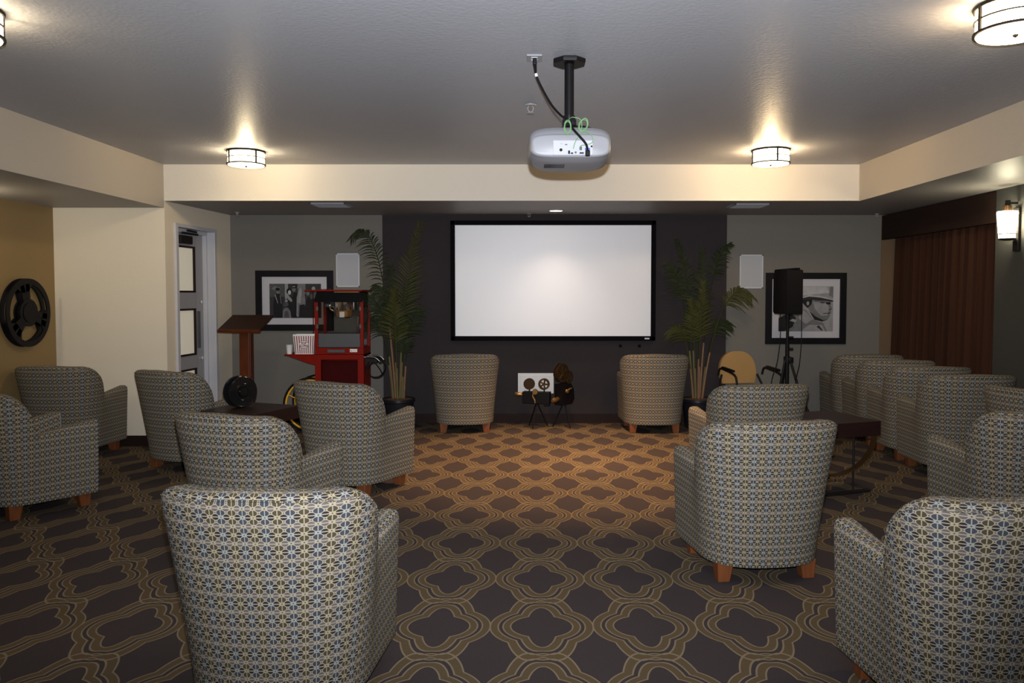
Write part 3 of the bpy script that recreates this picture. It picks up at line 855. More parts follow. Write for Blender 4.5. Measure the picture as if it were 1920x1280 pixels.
    man = [(4, [(0, .35), (.3, .35), (.3, 1), (0, 1)]), (4, [(.62, .0), (1, 0), (1, .5), (.62, .5)]),
           # pale brimmed hat, side view
           (4, [(.42, .74), (.40, .98), (.43, 1), (.93, 1), (.97, .78)]), (5, [(.44, .80), (.43, .99), (.88, .99), (.93, .86), (.7, .83)]),
           (3, [(.92, .80), (.94, 1), (1, 1), (1, .75)]), (1, [(.40, .73), (.55, .79), (.75, .76), (1.0, .69), (1.0, .66), (.84, .66), (.60, .70), (.44, .68)]),
           (5, [(.36, .72), (.55, .81), (.76, .785), (1.0, .71), (1.0, .695), (.75, .755), (.56, .775)]),
           # head in profile
           (3, [(.50, .69), (.86, .68), (.96, .66), (.955, .58), (.985, .50), (.955, .47), (.96, .42), (.935, .38), (.945, .34), (.90, .26), (.80, .25), (.66, .34), (.56, .48), (.50, .58)]),
           (4, [(.62, .66), (.90, .62), (.93, .50), (.90, .36), (.78, .34), (.68, .48)]),
           (0, [(.40, .70), (.62, .71), (.60, .60), (.53, .52), (.46, .60)]), (4, blob(.535, .625, .025, .045)),
           (0, [(.86, .645), (.95, .65), (.95, .60), (.88, .60)]), (1, [(.76, .655), (.84, .65), (.84, .625), (.77, .63)]), (1, [(.82, .405), (.95, .415), (.95, .395), (.82, .39)]), (2, [(.91, .50), (.98, .50), (.955, .47), (.92, .475)]),
           (0, [(.56, .46), (.68, .33), (.82, .25), (.92, .27), (.80, .22), (.66, .26)]),
           # coat collar and shoulders
           (3, [(.0, 0), (.05, .2), (.28, .40), (.42, .50), (.50, .48), (.62, .28), (.82, .18), (.9, .0)]), (4, [(.36, .30), (.44, .48), (.52, .42), (.62, .26), (.50, .16)]), (4, [(.40, .0), (.55, .14), (.80, .15), (.86, .0)]),
           (1, [(.70, .10), (.74, .14), (.82, .02), (.79, .02)]), (0, [(.0, .30), (.22, .42), (.32, .30), (.26, .10), (.1, .0), (.0, .0)]), (4, [(.20, .24), (.26, .28), (.34, .25), (.30, .20)])]
    framed('squarish black framed photograph of a man in a hat, behind the black speaker stand', 3.1935, 1.327, .927, .823, .072, (.08, .075, .075, .085), man, 4)

# ------------------------------------------------------------------ curtain
def curtain():
    b = BM(); n = 300; y0, y1 = 6.76, 8.90; cols = []
    for i in range(n + 1):
        y = y0 + (y1 - y0) * i / n; w = i / n * 32
        a = .052 * math.sin(2 * PI * w * .5 + .9 * math.sin(w * .31)) + .012 * math.sin(2 * PI * w * 1.13 + 1)
        cols.append([b.verts.new((4.225 + a * (.55 + .45 * (1 - z / 2.3)) - .025 * (1 - z / 2.3), y, z)) for z in (.02, .4, .8, 1.2, 1.6, 2.0, 2.36)])
    for p, q in zip(cols, cols[1:]):
        for k in range(6): b.faces.new((p[k], q[k], q[k + 1], p[k + 1]))
    o = obj('curtain', b, 'curtain', None, 180)
    md = o.modifiers.new('thick', 'SOLIDIFY'); md.thickness = .004
    tag(o, 'long pleated brown curtain hanging along the right wall', 'curtain')
    v = thing('valance', 'dark brown fabric valance box along the top of the curtain', 'valance', (XR + .02, 7.84, 2.26))
    b = BM(); box(b, (0, 0, -.005), (.03, 2.18, .27), .006); obj('face_board', b, 'valance', v)
    b = BM(); box(b, (0, 0, -.14), (.034, 2.18, .012), .004); obj('lower_welt', b, 'valance', v)
    b = BM(); box(b, (.16, 0, .12), (.29, 2.18, .02)); obj('top_board', b, 'valance', v)

# ------------------------------------------------------------------ palms
def frond_mesh(pts, t0, L, sag, seed, ymax, wid=.0135):
    rnd = random.Random(seed); b = BM(); n = len(pts) - 1
    tube(b, pts, [.008 - .0055 * i / n for i in range(n + 1)], 6)
    np_ = 33
    for k in range(np_ + 1):
        t = t0 + (1 - t0) * k / np_; f = t * n; i = min(int(f), n - 1)
        p = pts[i].lerp(pts[i + 1], f - i); d = (pts[i + 1] - pts[i]).normalized()
        side = d.cross(Vector((0, -1, 0.15)));
        if side.length < .2: side = d.cross(Vector((1, 0, 0)))
        side.normalize(); dep = side.cross(d).normalized()
        q = (t - t0) / (1 - t0)
        ln = L * (.55 + .45 * math.sin(PI * min(1, q * 1.25 + .12))) * (1 - .45 * q) * rnd.uniform(.85, 1.1)
        for s in (-1, 1):
            an = R(52 - 22 * q + rnd.uniform(-7, 7))
            dr = (d * math.cos(an) + side * s * math.sin(an) + dep * rnd.uniform(-.35, .35)).normalized()
            wv = dr.cross(dep).normalized() * wid * .5
            prev = None
            for j, fr in enumerate((0, .3, .65, 1)):
                c = p + dr * ln * fr + Vector((0, 0, -sag * ln * fr * fr))
                wj = (.35, 1, .8, .04)[j]
                e = [c - wv * wj, c + wv * wj]
                for g in e: g.y = min(g.y, ymax)
                e = [b.verts.new(g) for g in e]
                if prev: b.faces.new((prev[0], prev[1], e[1], e[0]))
                prev = e
    return b

def palm(label, x, y, fronds, seed):
    t = thing('potted_palm', label, 'potted plant', (x, y, 0))
    b = BM(); lathe(b, [(.13, 0), (.14, .015), (.175, .29), (.188, .30), (.188, .33), (.17, .33), (.165, .30)], 40); obj('pot', b, 'pot', t, 40)
    b = BM(); lathe(b, [(.01, .335), (.10, .332), (.166, .318)][::-1], 32); obj('soil', b, 'soil', t, 60)
    rnd = random.Random(seed)
    for i, (bx, by, tip, mid, t0, L, sag, m) in enumerate(fronds):
        base = Vector((bx, by, .31)); tip = Vector(tip); mid = Vector(mid)
        pts = bez([base, base.lerp(Vector((mid.x * .55 + bx * .45, mid.y * .5 + by * .5, mid.z)), .6), mid, tip], 26)
        ymax = YB - .03 - y
        for p in pts: p.y = min(p.y, ymax)
        b = frond_mesh(pts, t0, L, sag, seed * 50 + i, ymax); obj('frond', b, m, t)
        b = BM(); k = 7; tube(b, [p for p in pts[:k]], [.013 - .0006 * q for q in range(k)], 8); obj('cane', b, 'cane' if i % 2 == 0 else 'canegreen', t, 40)

def palms():
    G, Lg = 'frond', 'frondlight'
    # local x to the right, z up; the wall is at y = +.33
    left = [(-.03, 0, (-.52, .05, 2.12), (-.26, .05, 2.46), .40, .25, .55, G),
            (.02, -.02, (.25, .02, 2.27), (.08, 0, 1.75), .42, .30, .30, Lg),
            (-.02, .02, (-.10, .1, 1.80), (-.06, .05, 1.4), .42, .34, .45, G),
            (-.05, -.03, (-.36, -.05, 1.42), (-.20, -.02, 1.60), .48, .25, .6, G),
            (-.06, 0, (-.38, .08, 1.14), (-.22, .08, 1.34), .50, .24, .6, G),
            (-.04, .03, (-.28, .10, 1.58), (-.14, .08, 1.60), .46, .27, .6, G),
            (.06, 0, (.24, .10, 1.34), (.13, .1, 1.30), .5, .22, .5, G),
            (0, -.05, (-.02, -.16, 1.52), (-.01, -.12, 1.25), .45, .32, .40, Lg),
            (.02, .05, (.16, .12, 1.72), (.06, .12, 1.4), .46, .26, .4, G),
            (.05, -.02, (.10, -.06, 1.20), (.07, -.05, 1.0), .5, .22, .4, G)]
    right = [(0, 0, (.04, .02, 1.98), (.02, 0, 1.5), .44, .26, .35, G),
             (-.03, 0, (-.22, .1, 2.10), (-.10, .08, 1.75), .50, .22, .5, G),
             (.04, -.03, (.58, -.02, 1.46), (.34, -.02, 1.72), .56, .26, .6, Lg),
             (-.03, -.03, (-.12, -.12, 1.42), (-.08, -.1, 1.25), .45, .24, .4, Lg),
             (.0, -.05, (.02, -.14, 1.62), (.0, -.12, 1.3), .46, .24, .35, Lg),
             (-.05, .02, (-.34, .1, 1.84), (-.18, .1, 1.75), .56, .22, .5, G),
             (-.05, 0, (-.34, -.02, 1.06), (-.18, -.05, 1.24), .52, .22, .55, Lg),
             (.05, .02, (.40, .14, 1.14), (.20, .12, 1.28), .54, .22, .5, G),
             (.03, .04, (.40, .2, 2.06), (.20, .18, 1.98), .60, .20, .4, G)]
    palm('potted palm between the popcorn machine and the screen, left of the dark wall', -1.461, 8.60, left, 3)
    palm('potted palm right of the screen, behind the right wall-side armchair', 1.885, 8.60, right, 9)

# ------------------------------------------------------------------ toy film cameras
def toy_cameras():
    def tripod(b_parent, spread, top, rot, names):
        for k in range(3):
            a = R(rot + 120 * k); b = BM()
            tube(b, [(0, 0, top), (spread * math.cos(a), spread * math.sin(a), .006)], .0065, 8); obj('tripod_leg', b, 'black', b_parent)
    # left one, side on, lens to the left
    t = thing('toy_film_camera', 'black and brass vintage film camera ornament with two level reels on a tripod', 'ornament', (.085, 8.62, 0), R(-14))
    tripod(t, .13, .29, 25, 0)
    dz = -.137
    b = BM(); box(b, (0, 0, .475 + dz), (.31, .10, .13), .004); box(b, (.12, -.01, .40 + dz), (.06, .06, .03), .003); obj('body', b, 'black', t)
    b = BM(); tube(b, [(-.155, 0, .50 + dz), (-.20, 0, .505 + dz), (-.215, 0, .505 + dz), (-.25, 0, .512 + dz)], [.018, .020, .026, .017], 16); obj('lens_barrel', b, 'brass', t, 40)
    for x, z in ((-.085, .625 + dz), (.085, .628 + dz)):
        b = BM()
        for y in (-.018, .018): annulus(b, .062, .046 if x > 0 else .010, .005, T(x, y, z) @ FRONT, 32)
        if x < 0: tube(b, [(x, -.022, z), (x, .02, z)], .05, 24)
        else:
            for k in range(5):
                a = 2 * PI * k / 5; tube(b, [(x, -.016, z), (x + .05 * math.cos(a), -.016, z + .05 * math.sin(a))], .009, 6)
        tube(b, [(x, .02, z), (x, -.024, z)], .014, 12); obj('reel', b, 'darkbrass', t, 40)
        b = BM(); tube(b, [(x, 0, .54 + dz), (x + .008, 0, z - .03)], .008, 8); obj('reel_arm', b, 'black', t)
    b = BM(); lathe(b, [(.026, 0), (.034, .012), (.028, .03)], 20, T(.0, -.052, .545 + dz) @ FRONT); tube(b, spline([(-.01, -.055, .55 + dz), (-.03, -.065, .50 + dz), (-.005, -.075, .455 + dz), (0, -.075, .42 + dz)], 5), [.012] * 4 + [.009] * 12, 8); obj('crank', b, 'brass', t, 40)
    # right one, turned towards the viewer, lens to the left
    t = thing('toy_film_camera', 'black and brass vintage film camera ornament with stacked upright reels, right of the other one', 'ornament', (.395, 8.63, 0), R(48))
    tripod(t, .13, .30, 12, 0)
    b = BM(); prism(b, [(-.11, .40 + dz), (.08, .40 + dz), (.12, .45 + dz), (.11, .56 + dz), (.06, .63 + dz), (-.11, .63 + dz)], -.05, .05, FRONT); obj('body', b, 'black', t)
    b = BM(); tube(b, [(-.11, 0, .47 + dz), (-.15, 0, .46 + dz), (-.165, 0, .46 + dz), (-.21, 0, .455 + dz)], [.022, .026, .030, .018], 16); obj('lens_barrel', b, 'brass', t, 40)
    for x, z, r0 in ((-.06, .755 + dz, .105), (.05, .70 + dz, .07)):
        b = BM()
        for y in (-.024, .024): annulus(b, r0, r0 * .72, .006, T(x, y, z) @ FRONT, 36)
        for k in range(5):
            a = 2 * PI * k / 5 + .3; tube(b, [(x, -.022, z), (x + r0 * .8 * math.cos(a), -.022, z + r0 * .8 * math.sin(a))], .008, 6)
        tube(b, [(x, -.028, z), (x, .026, z)], r0 * .30, 18); tube(b, [(x, -.018, z), (x, .018, z)], r0 * .66, 28); obj('reel', b, 'darkbrass', t, 40)
        b = BM(); tube(b, [(x, 0, .60 + dz), (x, 0, z - r0 * .5)], .010, 8); obj('reel_arm', b, 'black', t)
    b = BM(); lathe(b, [(.018, 0), (.024, .012), (.018, .028)], 18, T(-.03, -.05, .55 + dz) @ FRONT); tube(b, [(-.03, -.065, .55 + dz), (.0, -.075, .575 + dz), (.04, -.075, .58 + dz)], .008, 8); obj('crank', b, 'brass', t, 40)

# ------------------------------------------------------------------ popcorn cart
def popcorn():
    cx, cy = -2.035, 8.46           # centre of the cabinet
    W, D = .52, .38
    t = thing('popcorn_cart', 'red popcorn cart with yellow spoked wheels under the popcorn machine', 'cart', (cx, cy, 0))
    b = BM(); z0, z1 = .36, .845
    for s in (-1, 1): box(b, (s * (W / 2 - .012), 0, (z0 + z1) / 2), (.024, D, z1 - z0), .003)
    box(b, (0, 0, z1 - .012), (W, D, .024), .003); box(b, (0, 0, z0 + .012), (W, D, .024), .003)
    for s in (-1, 1): box(b, (s * (W / 2 - .031), -D / 2 + .004, (z0 + z1) / 2), (.064, .02, z1 - z0 - .002), .003)
    box(b, (0, -D / 2 + .0055, z1 - .029), (W - .01, .02, .053), .003); box(b, (0, D / 2 - .012, (z0 + z1) / 2), (W - .01, .02, z1 - z0 - .01), .003)
    obj('cabinet', b, 'red', t)
    b = BM(); box(b, (0, -D / 2 + .045, (z0 + z1) / 2 - .03), (W - .13, .02, z1 - z0 - .08), .002); obj('door', b, 'darkred', t)  # dark red panel stands in for the open, shaded cabinet recess
    b = BM(); box(b, (-W / 2 - .165, 0, .842), (.33, D, .014), .003)
    for s in (-1, 1): prism(b, [(-W / 2 - .30, .835), (-W / 2, .835), (-W / 2, .735), (-W / 2 - .08, .755)], -.006, .006, T(0, s * (D / 2 - .01), 0) @ FRONT)
    obj('side_shelf', b, 'red', t)
    # wheels at the left end, axle running front to back
    wx, wr = -.315, .30
    for y in (-.175, .15):
        b = BM(); ring(b, wr - .012, .013, T(wx, y, wr) @ FRONT, 48, 8); w = obj('wheel', b, 'black', t, 60, label='spoked wheel with a black tyre and yellow rim')
        b = BM(); ring(b, wr - .032, .011, T(wx, y, wr) @ FRONT, 48, 8); obj('rim', b, 'yellow', w, 60)
        b = BM(); tube(b, [(wx, y - .03, wr), (wx, y + .03, wr)], .035, 18); obj('wheel_hub', b, 'yellow', w, 40)
        b = BM()
        for k in range(12):
            a = 2 * PI * k / 12 + .1; tube(b, [(wx + .03 * math.cos(a), y, wr + .03 * math.sin(a)), (wx + (wr - .035) * math.cos(a), y, wr + (wr - .035) * math.sin(a))], .006, 6)
        obj('spokes', b, 'yellow', w)
    b = BM(); tube(b, [(wx, -.20, wr), (wx, .18, wr)], .012, 10); obj('axle', b, 'iron', t)
    b = BM(); box(b, (-.2, 0, .345), (.28, .30, .03), .003); obj('axle_bracket', b, 'red', t)
    for y in (-.15, .15):
        b = BM(); tube(b, [(.22, y, .36), (.22, y, .02)], .016, 10); lathe(b, [(.022, 0), (.024, .012), (.018, .025)], 14, T(.22, y, 0)); obj('leg', b, 'red', t, 40)
    b = BM()
    for y in (-.12, .12): tube(b, spline([(W / 2, y, .815), (W / 2 + .10, y, .81), (W / 2 + .15, y, .775), (W / 2 + .165, y, .755)], 6), .010, 8)
    tube(b, [(W / 2 + .165, -.13, .755), (W / 2 + .165, .13, .755)], .014, 12); obj('push_handle', b, 'chrome', t, 50)
    b = BM(); prism(b, [(W / 2, .80), (W / 2 + .12, .79), (W / 2 + .13, .75), (W / 2, .72)], -.10, .10, FRONT); obj('handle_gusset', b, 'iron', t)
    # cord coiled over the handle
    k = thing('power_cord', 'black power cord coiled over the handle of the popcorn cart', 'cord', (cx + W / 2 + .12, cy - .09, .70))
    b = BM()
    pts = [(.10 * math.cos(2 * PI * i / 26) * (1 + .06 * math.sin(i)), -.02 - .02 * math.sin(i * .5), .105 * math.sin(2 * PI * i / 26) - .01 * math.cos(i * .31)) for i in range(58)]
    tube(b, pts, .0055, 7); tube(b, spline([(-.09, -.02, -.02), (-.03, -.03, .06), (.03, -.03, .0), (.07, -.03, -.07)], 6), .0055, 7); obj('cable', b, 'black', k, 60)

    # the machine on top
    m = thing('popcorn_machine', 'red glass-sided popcorn machine standing on the cart', 'popcorn machine', (cx, cy, .847))
    H = .69
    b = BM(); box(b, (0, 0, .035), (W, D, .07), .004); obj('base', b, 'red', m)
    for sx in (-1, 1):
        for sy in (-1, 1):
            b = BM(); box(b, (sx * (W / 2 - .017), sy * (D / 2 - .017), .32), (.034, .034, .52), .003); obj('corner_post', b, 'red', m)
    b = BM(); prism(b, [(-W / 2 + .01, .560), (W / 2 - .01, .560), (W / 2 + .0, .58), (W / 2 - .03, .675), (-W / 2 + .03, .675), (-W / 2, .58)], -D / 2 - .012, D / 2 + .012, FRONT); obj('canopy', b, 'gloss', m)
    b = BM(); box(b, (-.05, 0, .684), (W + .10, D + .05, .016), .004); obj('roof', b, 'red', m)
    b = BM()
    for q in range(6): box(b, (-.20 + q * .022, -D / 2 - .0, .696), (.010, .03, .010), .002)
    obj('roof_vent', b, 'red', m)
    b = BM(); box(b, (W / 2 - .17, -D / 2 - .028, .668), (.26, .004, .008)); obj('canopy_trim', b, 'brass', m)
    for (c, s) in (((0, -D / 2 + .012, .36), (W - .07, .004, .40)), ((-W / 2 + .012, 0, .36), (.004, D - .07, .40)), ((W / 2 - .012, 0, .36), (.004, D - .07, .40))):
        b = BM(); box(b, c, s); obj('glass_panel', b, 'glass', m)
    b = BM(); box(b, (0, -D / 2 + .004, .150), (W - .075, .010, .145), .003); obj('steel_panel', b, 'steel', m)
    b = BM(); box(b, (0, D / 2 - .03, .15), (W - .07, .01, .15), .002); box(b, (0, 0, .078), (W - .07, D - .07, .01)); obj('popcorn_bin', b, 'steel', m)
    for sx in (-1, 1):
        for z in (.30, .49):
            b = BM(); box(b, (sx * (W / 2 - .03), -D / 2 - .004, z), (.022, .012, .042), .002); obj('hinge', b, 'steel', m)
    b = BM(); box(b, (-.03, -D / 2 - .012, .035), (.19, .022, .036), .010); box(b, (-.115, -D / 2 - .012, .052), (.012, .026, .012), .003); box(b, (.055, -D / 2 - .012, .052), (.012, .026, .012), .003); obj('drawer_handle', b, 'steel', m)
    b = BM(); box(b, (.155, -D / 2 - .003, .042), (.078, .006, .034), .001); lb = obj('label_plate', b, 'paper', m)
    b = BM(); box(b, (.13, -D / 2 - .0065, .042), (.004, .001, .014)); box(b, (.133, -D / 2 - .0065, .036), (.009, .001, .003)); box(b, (.153, -D / 2 - .0065, .043), (.004, .001, .006)); box(b, (.175, -D / 2 - .0065, .043), (.016, .001, .003)); obj('label_marks', b, 'black', lb)
    kt = BM(); lathe(kt, [(.055, .385), (.082, .40), (.090, .43), (.090, .475)], 32, T(.02, -.02, 0)); ke = obj('kettle', kt, 'brass', m, 40)
    b = BM(); lathe(b, [(.118, .472), (.120, .478), (.120, .560), (.10, .564)], 36, T(.03, -.01, 0)); obj('kettle_lid', b, 'chrome', ke, 40)
    b = BM(); tube(b, spline([(-.07, -.05, .45), (-.115, -.10, .49), (-.105, -.10, .56)], 6), .008, 8); obj('kettle_handle', b, 'chrome', ke, 40)
    b = BM(); box(b, (.015, -.115, .425), (.052, .004, .062), .001); obj('warning_tag', b, 'paper', ke)
    b = BM(); box(b, (-.06, .06, .53), (.30, .12, .06), .004); obj('kettle_motor_box', b, 'steel', m)
    b = BM(); tube(b, [(.15, .02, .09), (.165, .0, .40)], .008, 8); box(b, (.15, 0, .11), (.07, .10, .05), .01); obj('scoop', b, 'chrome', m)
    b = BM(); tube(b, [(-W / 2 - .075, .03, .0), (-W / 2 - .075, .03, .68)], .005, 8); obj('rod', b, 'darkred', m)
    # tub with red stripes and lettering
    tub = thing('popcorn_tub', 'white popcorn tub with red stripes and a POP CORN badge on the cart shelf', 'popcorn tub', (-2.415, 8.335, .849))
    def frustum(b, w0, d0, w1, d1, h, th=.004):
        lo = [(-w0 / 2, -d0 / 2), (w0 / 2, -d0 / 2), (w0 / 2, d0 / 2), (-w0 / 2, d0 / 2)]; hi = [(-w1 / 2, -d1 / 2), (w1 / 2, -d1 / 2), (w1 / 2, d1 / 2), (-w1 / 2, d1 / 2)]
        k = lambda q, s: [(x - math.copysign(s, x), y - math.copysign(s, y)) for x, y in q]
        L = [[b.verts.new((x, y, z)) for x, y in q] for q, z in ((lo, 0), (hi, h), (k(hi, th), h), (k(lo, th), th))]
        for p, q in zip(L, L[1:]):
            for i in range(4): b.faces.new((p[i], p[(i + 1) % 4], q[(i + 1) % 4], q[i]))
        b.faces.new(L[0][::-1]); b.faces.new(L[-1])
    w0, w1, hh = .195, .232, .212
    b = BM(); frustum(b, w0, .10, w1, .125, hh); obj('tub_body', b, 'paper', tub)
    b = BM()
    sl = (.125 - .10) / 2 / hh
    def fpt(u, z, e=.0008): # point on the front face, u in -1..1
        w = (w0 + (w1 - w0) * z / hh) / 2; return Vector((u * w, -(.05 + sl * z) - e, z))
    for q in range(9):
        u0 = -1 + (q + .28) * 2 / 9; u1 = -1 + (q + .72) * 2 / 9
        b.faces.new([b.verts.new(fpt(u0, .006)), b.verts.new(fpt(u1, .006)), b.verts.new(fpt(u1, hh - .016)), b.verts.new(fpt(u0, hh - .016))])
    for s in (-1, 1):
        for q in range(4):
            v0, v1 = -.9 + q * .5, -.68 + q * .5
            P = lambda v, z: Vector((s * ((w0 + (w1 - w0) * z / hh) / 2 + .0008), v * (.05 + sl * z), z))
            b.faces.new([b.verts.new(P(v0, .006)), b.verts.new(P(v1, .006)), b.verts.new(P(v1, hh - .016)), b.verts.new(P(v0, hh - .016))])
    obj('stripes', b, 'maroon', tub)
    tilt = math.atan(sl)
    def cloud(r, e):
        pts = []
        for q in range(64):
            a = 2 * PI * q / 64; rr = r * (1 + .10 * abs(math.sin(4 * a)))
            pts.append(fpt(0, .105, e) + Vector((rr * 1.25 * math.cos(a), -sl * rr * math.sin(a), rr * math.sin(a))))
        return pts
    b = BM(); b.faces.new([b.verts.new(p) for p in cloud(.040, .0016)]); obj('badge_edge', b, 'maroon', tub)
    b = BM(); b.faces.new([b.verts.new(p) for p in cloud(.036, .0022)]); obj('badge', b, 'paper', tub)
    for txt, dz in (('POP', .004), ('CORN', -.024)):
        cu = bpy.data.curves.new('lettering', 'FONT'); cu.body = txt; cu.size = .031; cu.align_x = 'CENTER'; cu.extrude = .0003; cu.offset = .0012
        cu.materials.append(M['maroon'])
        tmp = bpy.data.objects.new('lettering_curve', cu); C.objects.link(tmp)
        me = bpy.data.meshes.new_from_object(tmp.evaluated_get(bpy.context.evaluated_depsgraph_get()))
        bpy.data.objects.remove(tmp); me.name = 'lettering'
        o = bpy.data.objects.new('lettering', me); C.objects.link(o); o.parent = tub
        p = fpt(0, .105 + dz, .003); o.location = p; o.rotation_euler = (PI / 2 + tilt, 0, 0)
    c = BM(); lathe(c, [(.026, 0), (.036, .095), (.038, .097), (.034, .097), (.024, .004)], 28); c = obj('paper_cup', c, 'paper', None, 40)
    c.location = (-2.582, 8.315, .849); tag(c, 'small white paper cup standing left of the popcorn tub', 'cup')

# ------------------------------------------------------------------ lectern, guest chair, speaker stand
def furniture():
    t = thing('lectern', 'dark reddish wood lectern with a slanted top, left of the popcorn cart', 'lectern', (-3.03, 8.28, 0), R(-3))
    b = BM(); box(b, (0, 0, .02), (.44, .38, .04), .006); box(b, (0, 0, .05), (.36, .30, .025), .006); obj('base', b, 'lectern', t)
    b = BM(); box(b, (0, 0, .58), (.105, .12, 1.06), .006); obj('post', b, 'lectern', t)
    b = BM()
    for s in (-1, 1): box(b, (s * .055, 0, .58), (.012, .09, 1.04), .004)
    obj('post_trim', b, 'lectern', t)
    sl = RX(21)
    b = BM(); box(b, (0, 0, 1.185), (.455, .40, .022), .003, sl); obj('reading_top', b, 'lecterntop', t)
    b = BM(); box(b, (0, -.19, 1.106), (.46, .022, .032), .004, sl); obj('front_lip', b, 'lectern', t)
    b = BM(); box(b, (0, .02, 1.155), (.34, .26, .06), .004, sl); obj('top_support', b, 'lectern', t)

    # guest chair, facing the room
    t = thing('guest_chair', 'tan round-backed guest chair with black metal arms by the right palm', 'chair', (2.40, 8.35, 0), R(12))
    w = .44
    b = BM(); pts = []
    for k in range(33):
        a = PI * k / 32; pts.append((w / 2 * abs(math.cos(a)) ** .8 * (1 if math.cos(a) > 0 else -1), .60 + .26 * math.sin(a) ** .8))
    pts = [(w / 2 * .88, .50)] + pts + [(-w / 2 * .88, .50)]
    prism(b, pts, -.022, .022, T(0, .22, 0) @ RX(-8) @ FRONT)
    bmesh.ops.bevel(b, geom=[e for e in b.edges if e.calc_face_angle(0) > 1], offset=.012, segments=3, affect='EDGES')
    obj('backrest', b, 'tanvinyl', t, 50)
    b = BM(); box(b, (0, -.02, .455), (.47, .46, .07), .025, seg=4); obj('seat', b, 'blueseat', t, 50)
    for s in (-1, 1):
        x = s * .265
        b = BM(); tube(b, spline([(x, .235, .60), (x, .19, .672), (x, .05, .668), (x, -.14, .64), (x, -.20, .58), (x, -.215, .40), (x, -.225, .012)], 8), .012, 10); obj('arm_frame', b, 'iron', t, 50)
        b = BM(); box(b, (x, .0, .685), (.04, .26, .022), .008, RX(4)); obj('arm_pad', b, 'black', t, 40)
        b = BM(); tube(b, spline([(x * .80, .255, .60), (x * .92, .23, .52), (x * .97, .20, .44), (x, .22, .2), (x, .26, .012)], 6), .012, 10); obj('rear_leg', b, 'iron', t, 50)
    b = BM()
    tube(b, [(-.265, -.21, .42), (.265, -.21, .42)], .010, 8); tube(b, [(-.258, .20, .42), (.258, .20, .42)], .010, 8)
    for s in (-1, 1): tube(b, [(s * .262, -.21, .42), (s * .258, .20, .42)], .010, 8)
    obj('seat_rail', b, 'iron', t)

    # speaker stand
    X, Y = 2.66, 7.95
    t = thing('speaker_stand', 'black tripod stand holding the loudspeaker before the hat portrait', 'speaker stand', (X, Y, 0))
    b = BM(); tube(b, [(0, 0, .30), (0, 0, 1.30)], .015, 14); obj('pole', b, 'black', t, 40)
    b = BM(); tube(b, [(0, 0, .25), (0, 0, .98)], .021, 14); obj('outer_tube', b, 'black', t, 40)
    b = BM(); tube(b, [(0, 0, .79), (0, 0, .85)], .036, 16); box(b, (.03, -.02, .82), (.05, .04, .05), .006); obj('leg_collar', b, 'black', t, 40)
    for kz in (.93, 1.05): b = BM(); tube(b, [(.01, 0, kz), (.058, -.01, kz)], .011, 10); obj('knob', b, 'black', t, 40)
    for k in range(3):
        a = R(215 + 120 * k); b = BM(); e = Vector((math.cos(a), math.sin(a), 0))
        tube(b, [e * .03 + Vector((0, 0, .82)), e * .14 + Vector((0, 0, .45)), e * .34 + Vector((0, 0, .02))], .013, 8)
        lathe(b, [(.016, 0), (.018, .02), (.014, .035)], 10, T(e.x * .342, e.y * .342, 0)); obj('leg', b, 'black', t, 40)
        b = BM(); tube(b, [Vector((0, 0, .30)), e * .155 + Vector((0, 0, .42))], .008, 8); obj('brace', b, 'black', t)
    s = thing('loudspeaker', 'black box loudspeaker on the tripod stand, turned away from the viewer', 'speaker', (X, Y, 1.27), R(12))
    b = BM(); prism(b, [(-.100, -.13), (.090, -.13), (.100, -.10), (.08, .14), (-.08, .14), (-.100, .08)], .02, .47)
    bmesh.ops.bevel(b, geom=b.edges[:], offset=.006, segments=2, affect='EDGES'); obj('cabinet', b, 'black', s, 40)
    b = BM(); box(b, (0, .02, .476), (.20, .16, .018), .006, RY(-5)); obj('carry_handle', b, 'blackmatte', s)
    b = BM(); box(b, (0, .142, .24), (.17, .012, .40), .004); obj('front_grille', b, 'blackmatte', s)
    b = BM(); tube(b, [(0, 0, -.02), (0, 0, .03)], .024, 14); tube(b, [(-.09, -.10, .04), (-.03, -.10, .04)], .018, 10); obj('pole_socket', b, 'black', s)
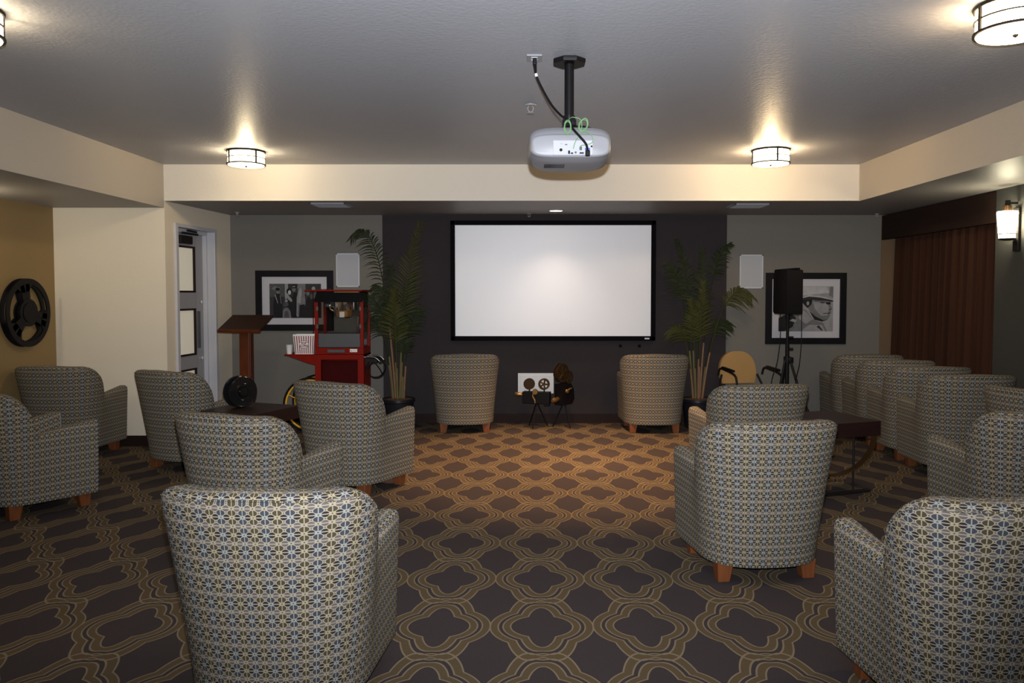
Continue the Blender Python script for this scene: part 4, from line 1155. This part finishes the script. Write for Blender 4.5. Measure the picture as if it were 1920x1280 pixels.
    for x0, x1, lab in ((-.105, -.19, 'thin black cable hanging from the left side of the loudspeaker'), (.11, .06, 'thin black cable hanging from the right side of the loudspeaker')):
        b = BM(); tube(b, spline([(X + x0, Y - .09, 1.30), (X + x0 - .005, Y - .11, 1.05), (X + x0 + (x1 - x0) * .4, Y - .11, .80), (X + x1, Y - .08, .55), (X + x1 + .02, Y - .03, .012)], 8), .0042, 6)
        tag(obj('speaker_cable', b, 'black', None, 50), lab, 'cable')

# ------------------------------------------------------------------ light and camera
def lights():
    def lamp(name, kind, loc, energy, col, size=.05, **k):
        d = bpy.data.lights.new(name, kind); d.energy = energy; d.color = col
        if kind != 'AREA': d.shadow_soft_size = size
        for a, v in k.items(): setattr(d, a, v)
        o = bpy.data.objects.new(name, d); C.objects.link(o); o.location = loc; return o
    f = lamp('camera_flash', 'SPOT', (0, .03, 1.615), 1120, (.87, .92, 1.0), .015, spot_size=R(110), spot_blend=1.)
    f.rotation_euler = (R(90 + 12), 0, 0)
    d = lamp('downlight_beam', 'SPOT', (.292, 8.425, HS - .012), 36, (1, .80, .62), .05, spot_size=R(104), spot_blend=1.)
    lamp('downlight_beam', 'SPOT', (.44, 6.90, HC - .012), 680, (1, .58, .28), .05, spot_size=R(84), spot_blend=.55)
    w = bpy.data.worlds.new('room'); S.world = w; w.use_nodes = True
    w.node_tree.nodes['Background'].inputs[0].default_value = (.02, .02, .02, 1)

def camera():
    cd = bpy.data.cameras.new('camera'); o = bpy.data.objects.new('camera', cd); C.objects.link(o)
    f = 1450.
    cd.sensor_width = 36; cd.lens = f / 1920 * 36
    cd.shift_x = (960 - 992) / 1920; cd.shift_y = (609 - 640) / 1920
    o.location = (0, 0, 1.5); o.rotation_euler = (PI / 2 - math.atan(59 / f), 0, 0)
    cd.clip_start = .05
    S.camera = o

setup_mats(); room(); chairs(); tables(); projector(); ceiling_lights(); sconces(); back_wall(); curtain(); palms(); toy_cameras(); popcorn(); furniture(); lights(); camera()
S.view_settings.view_transform = 'Standard'; S.view_settings.look = 'None'; S.view_settings.gamma = 1; S.view_settings.use_curve_mapping = False
S.view_settings.exposure = 0
S.cycles.use_denoising = True
S.cycles.max_bounces = 8
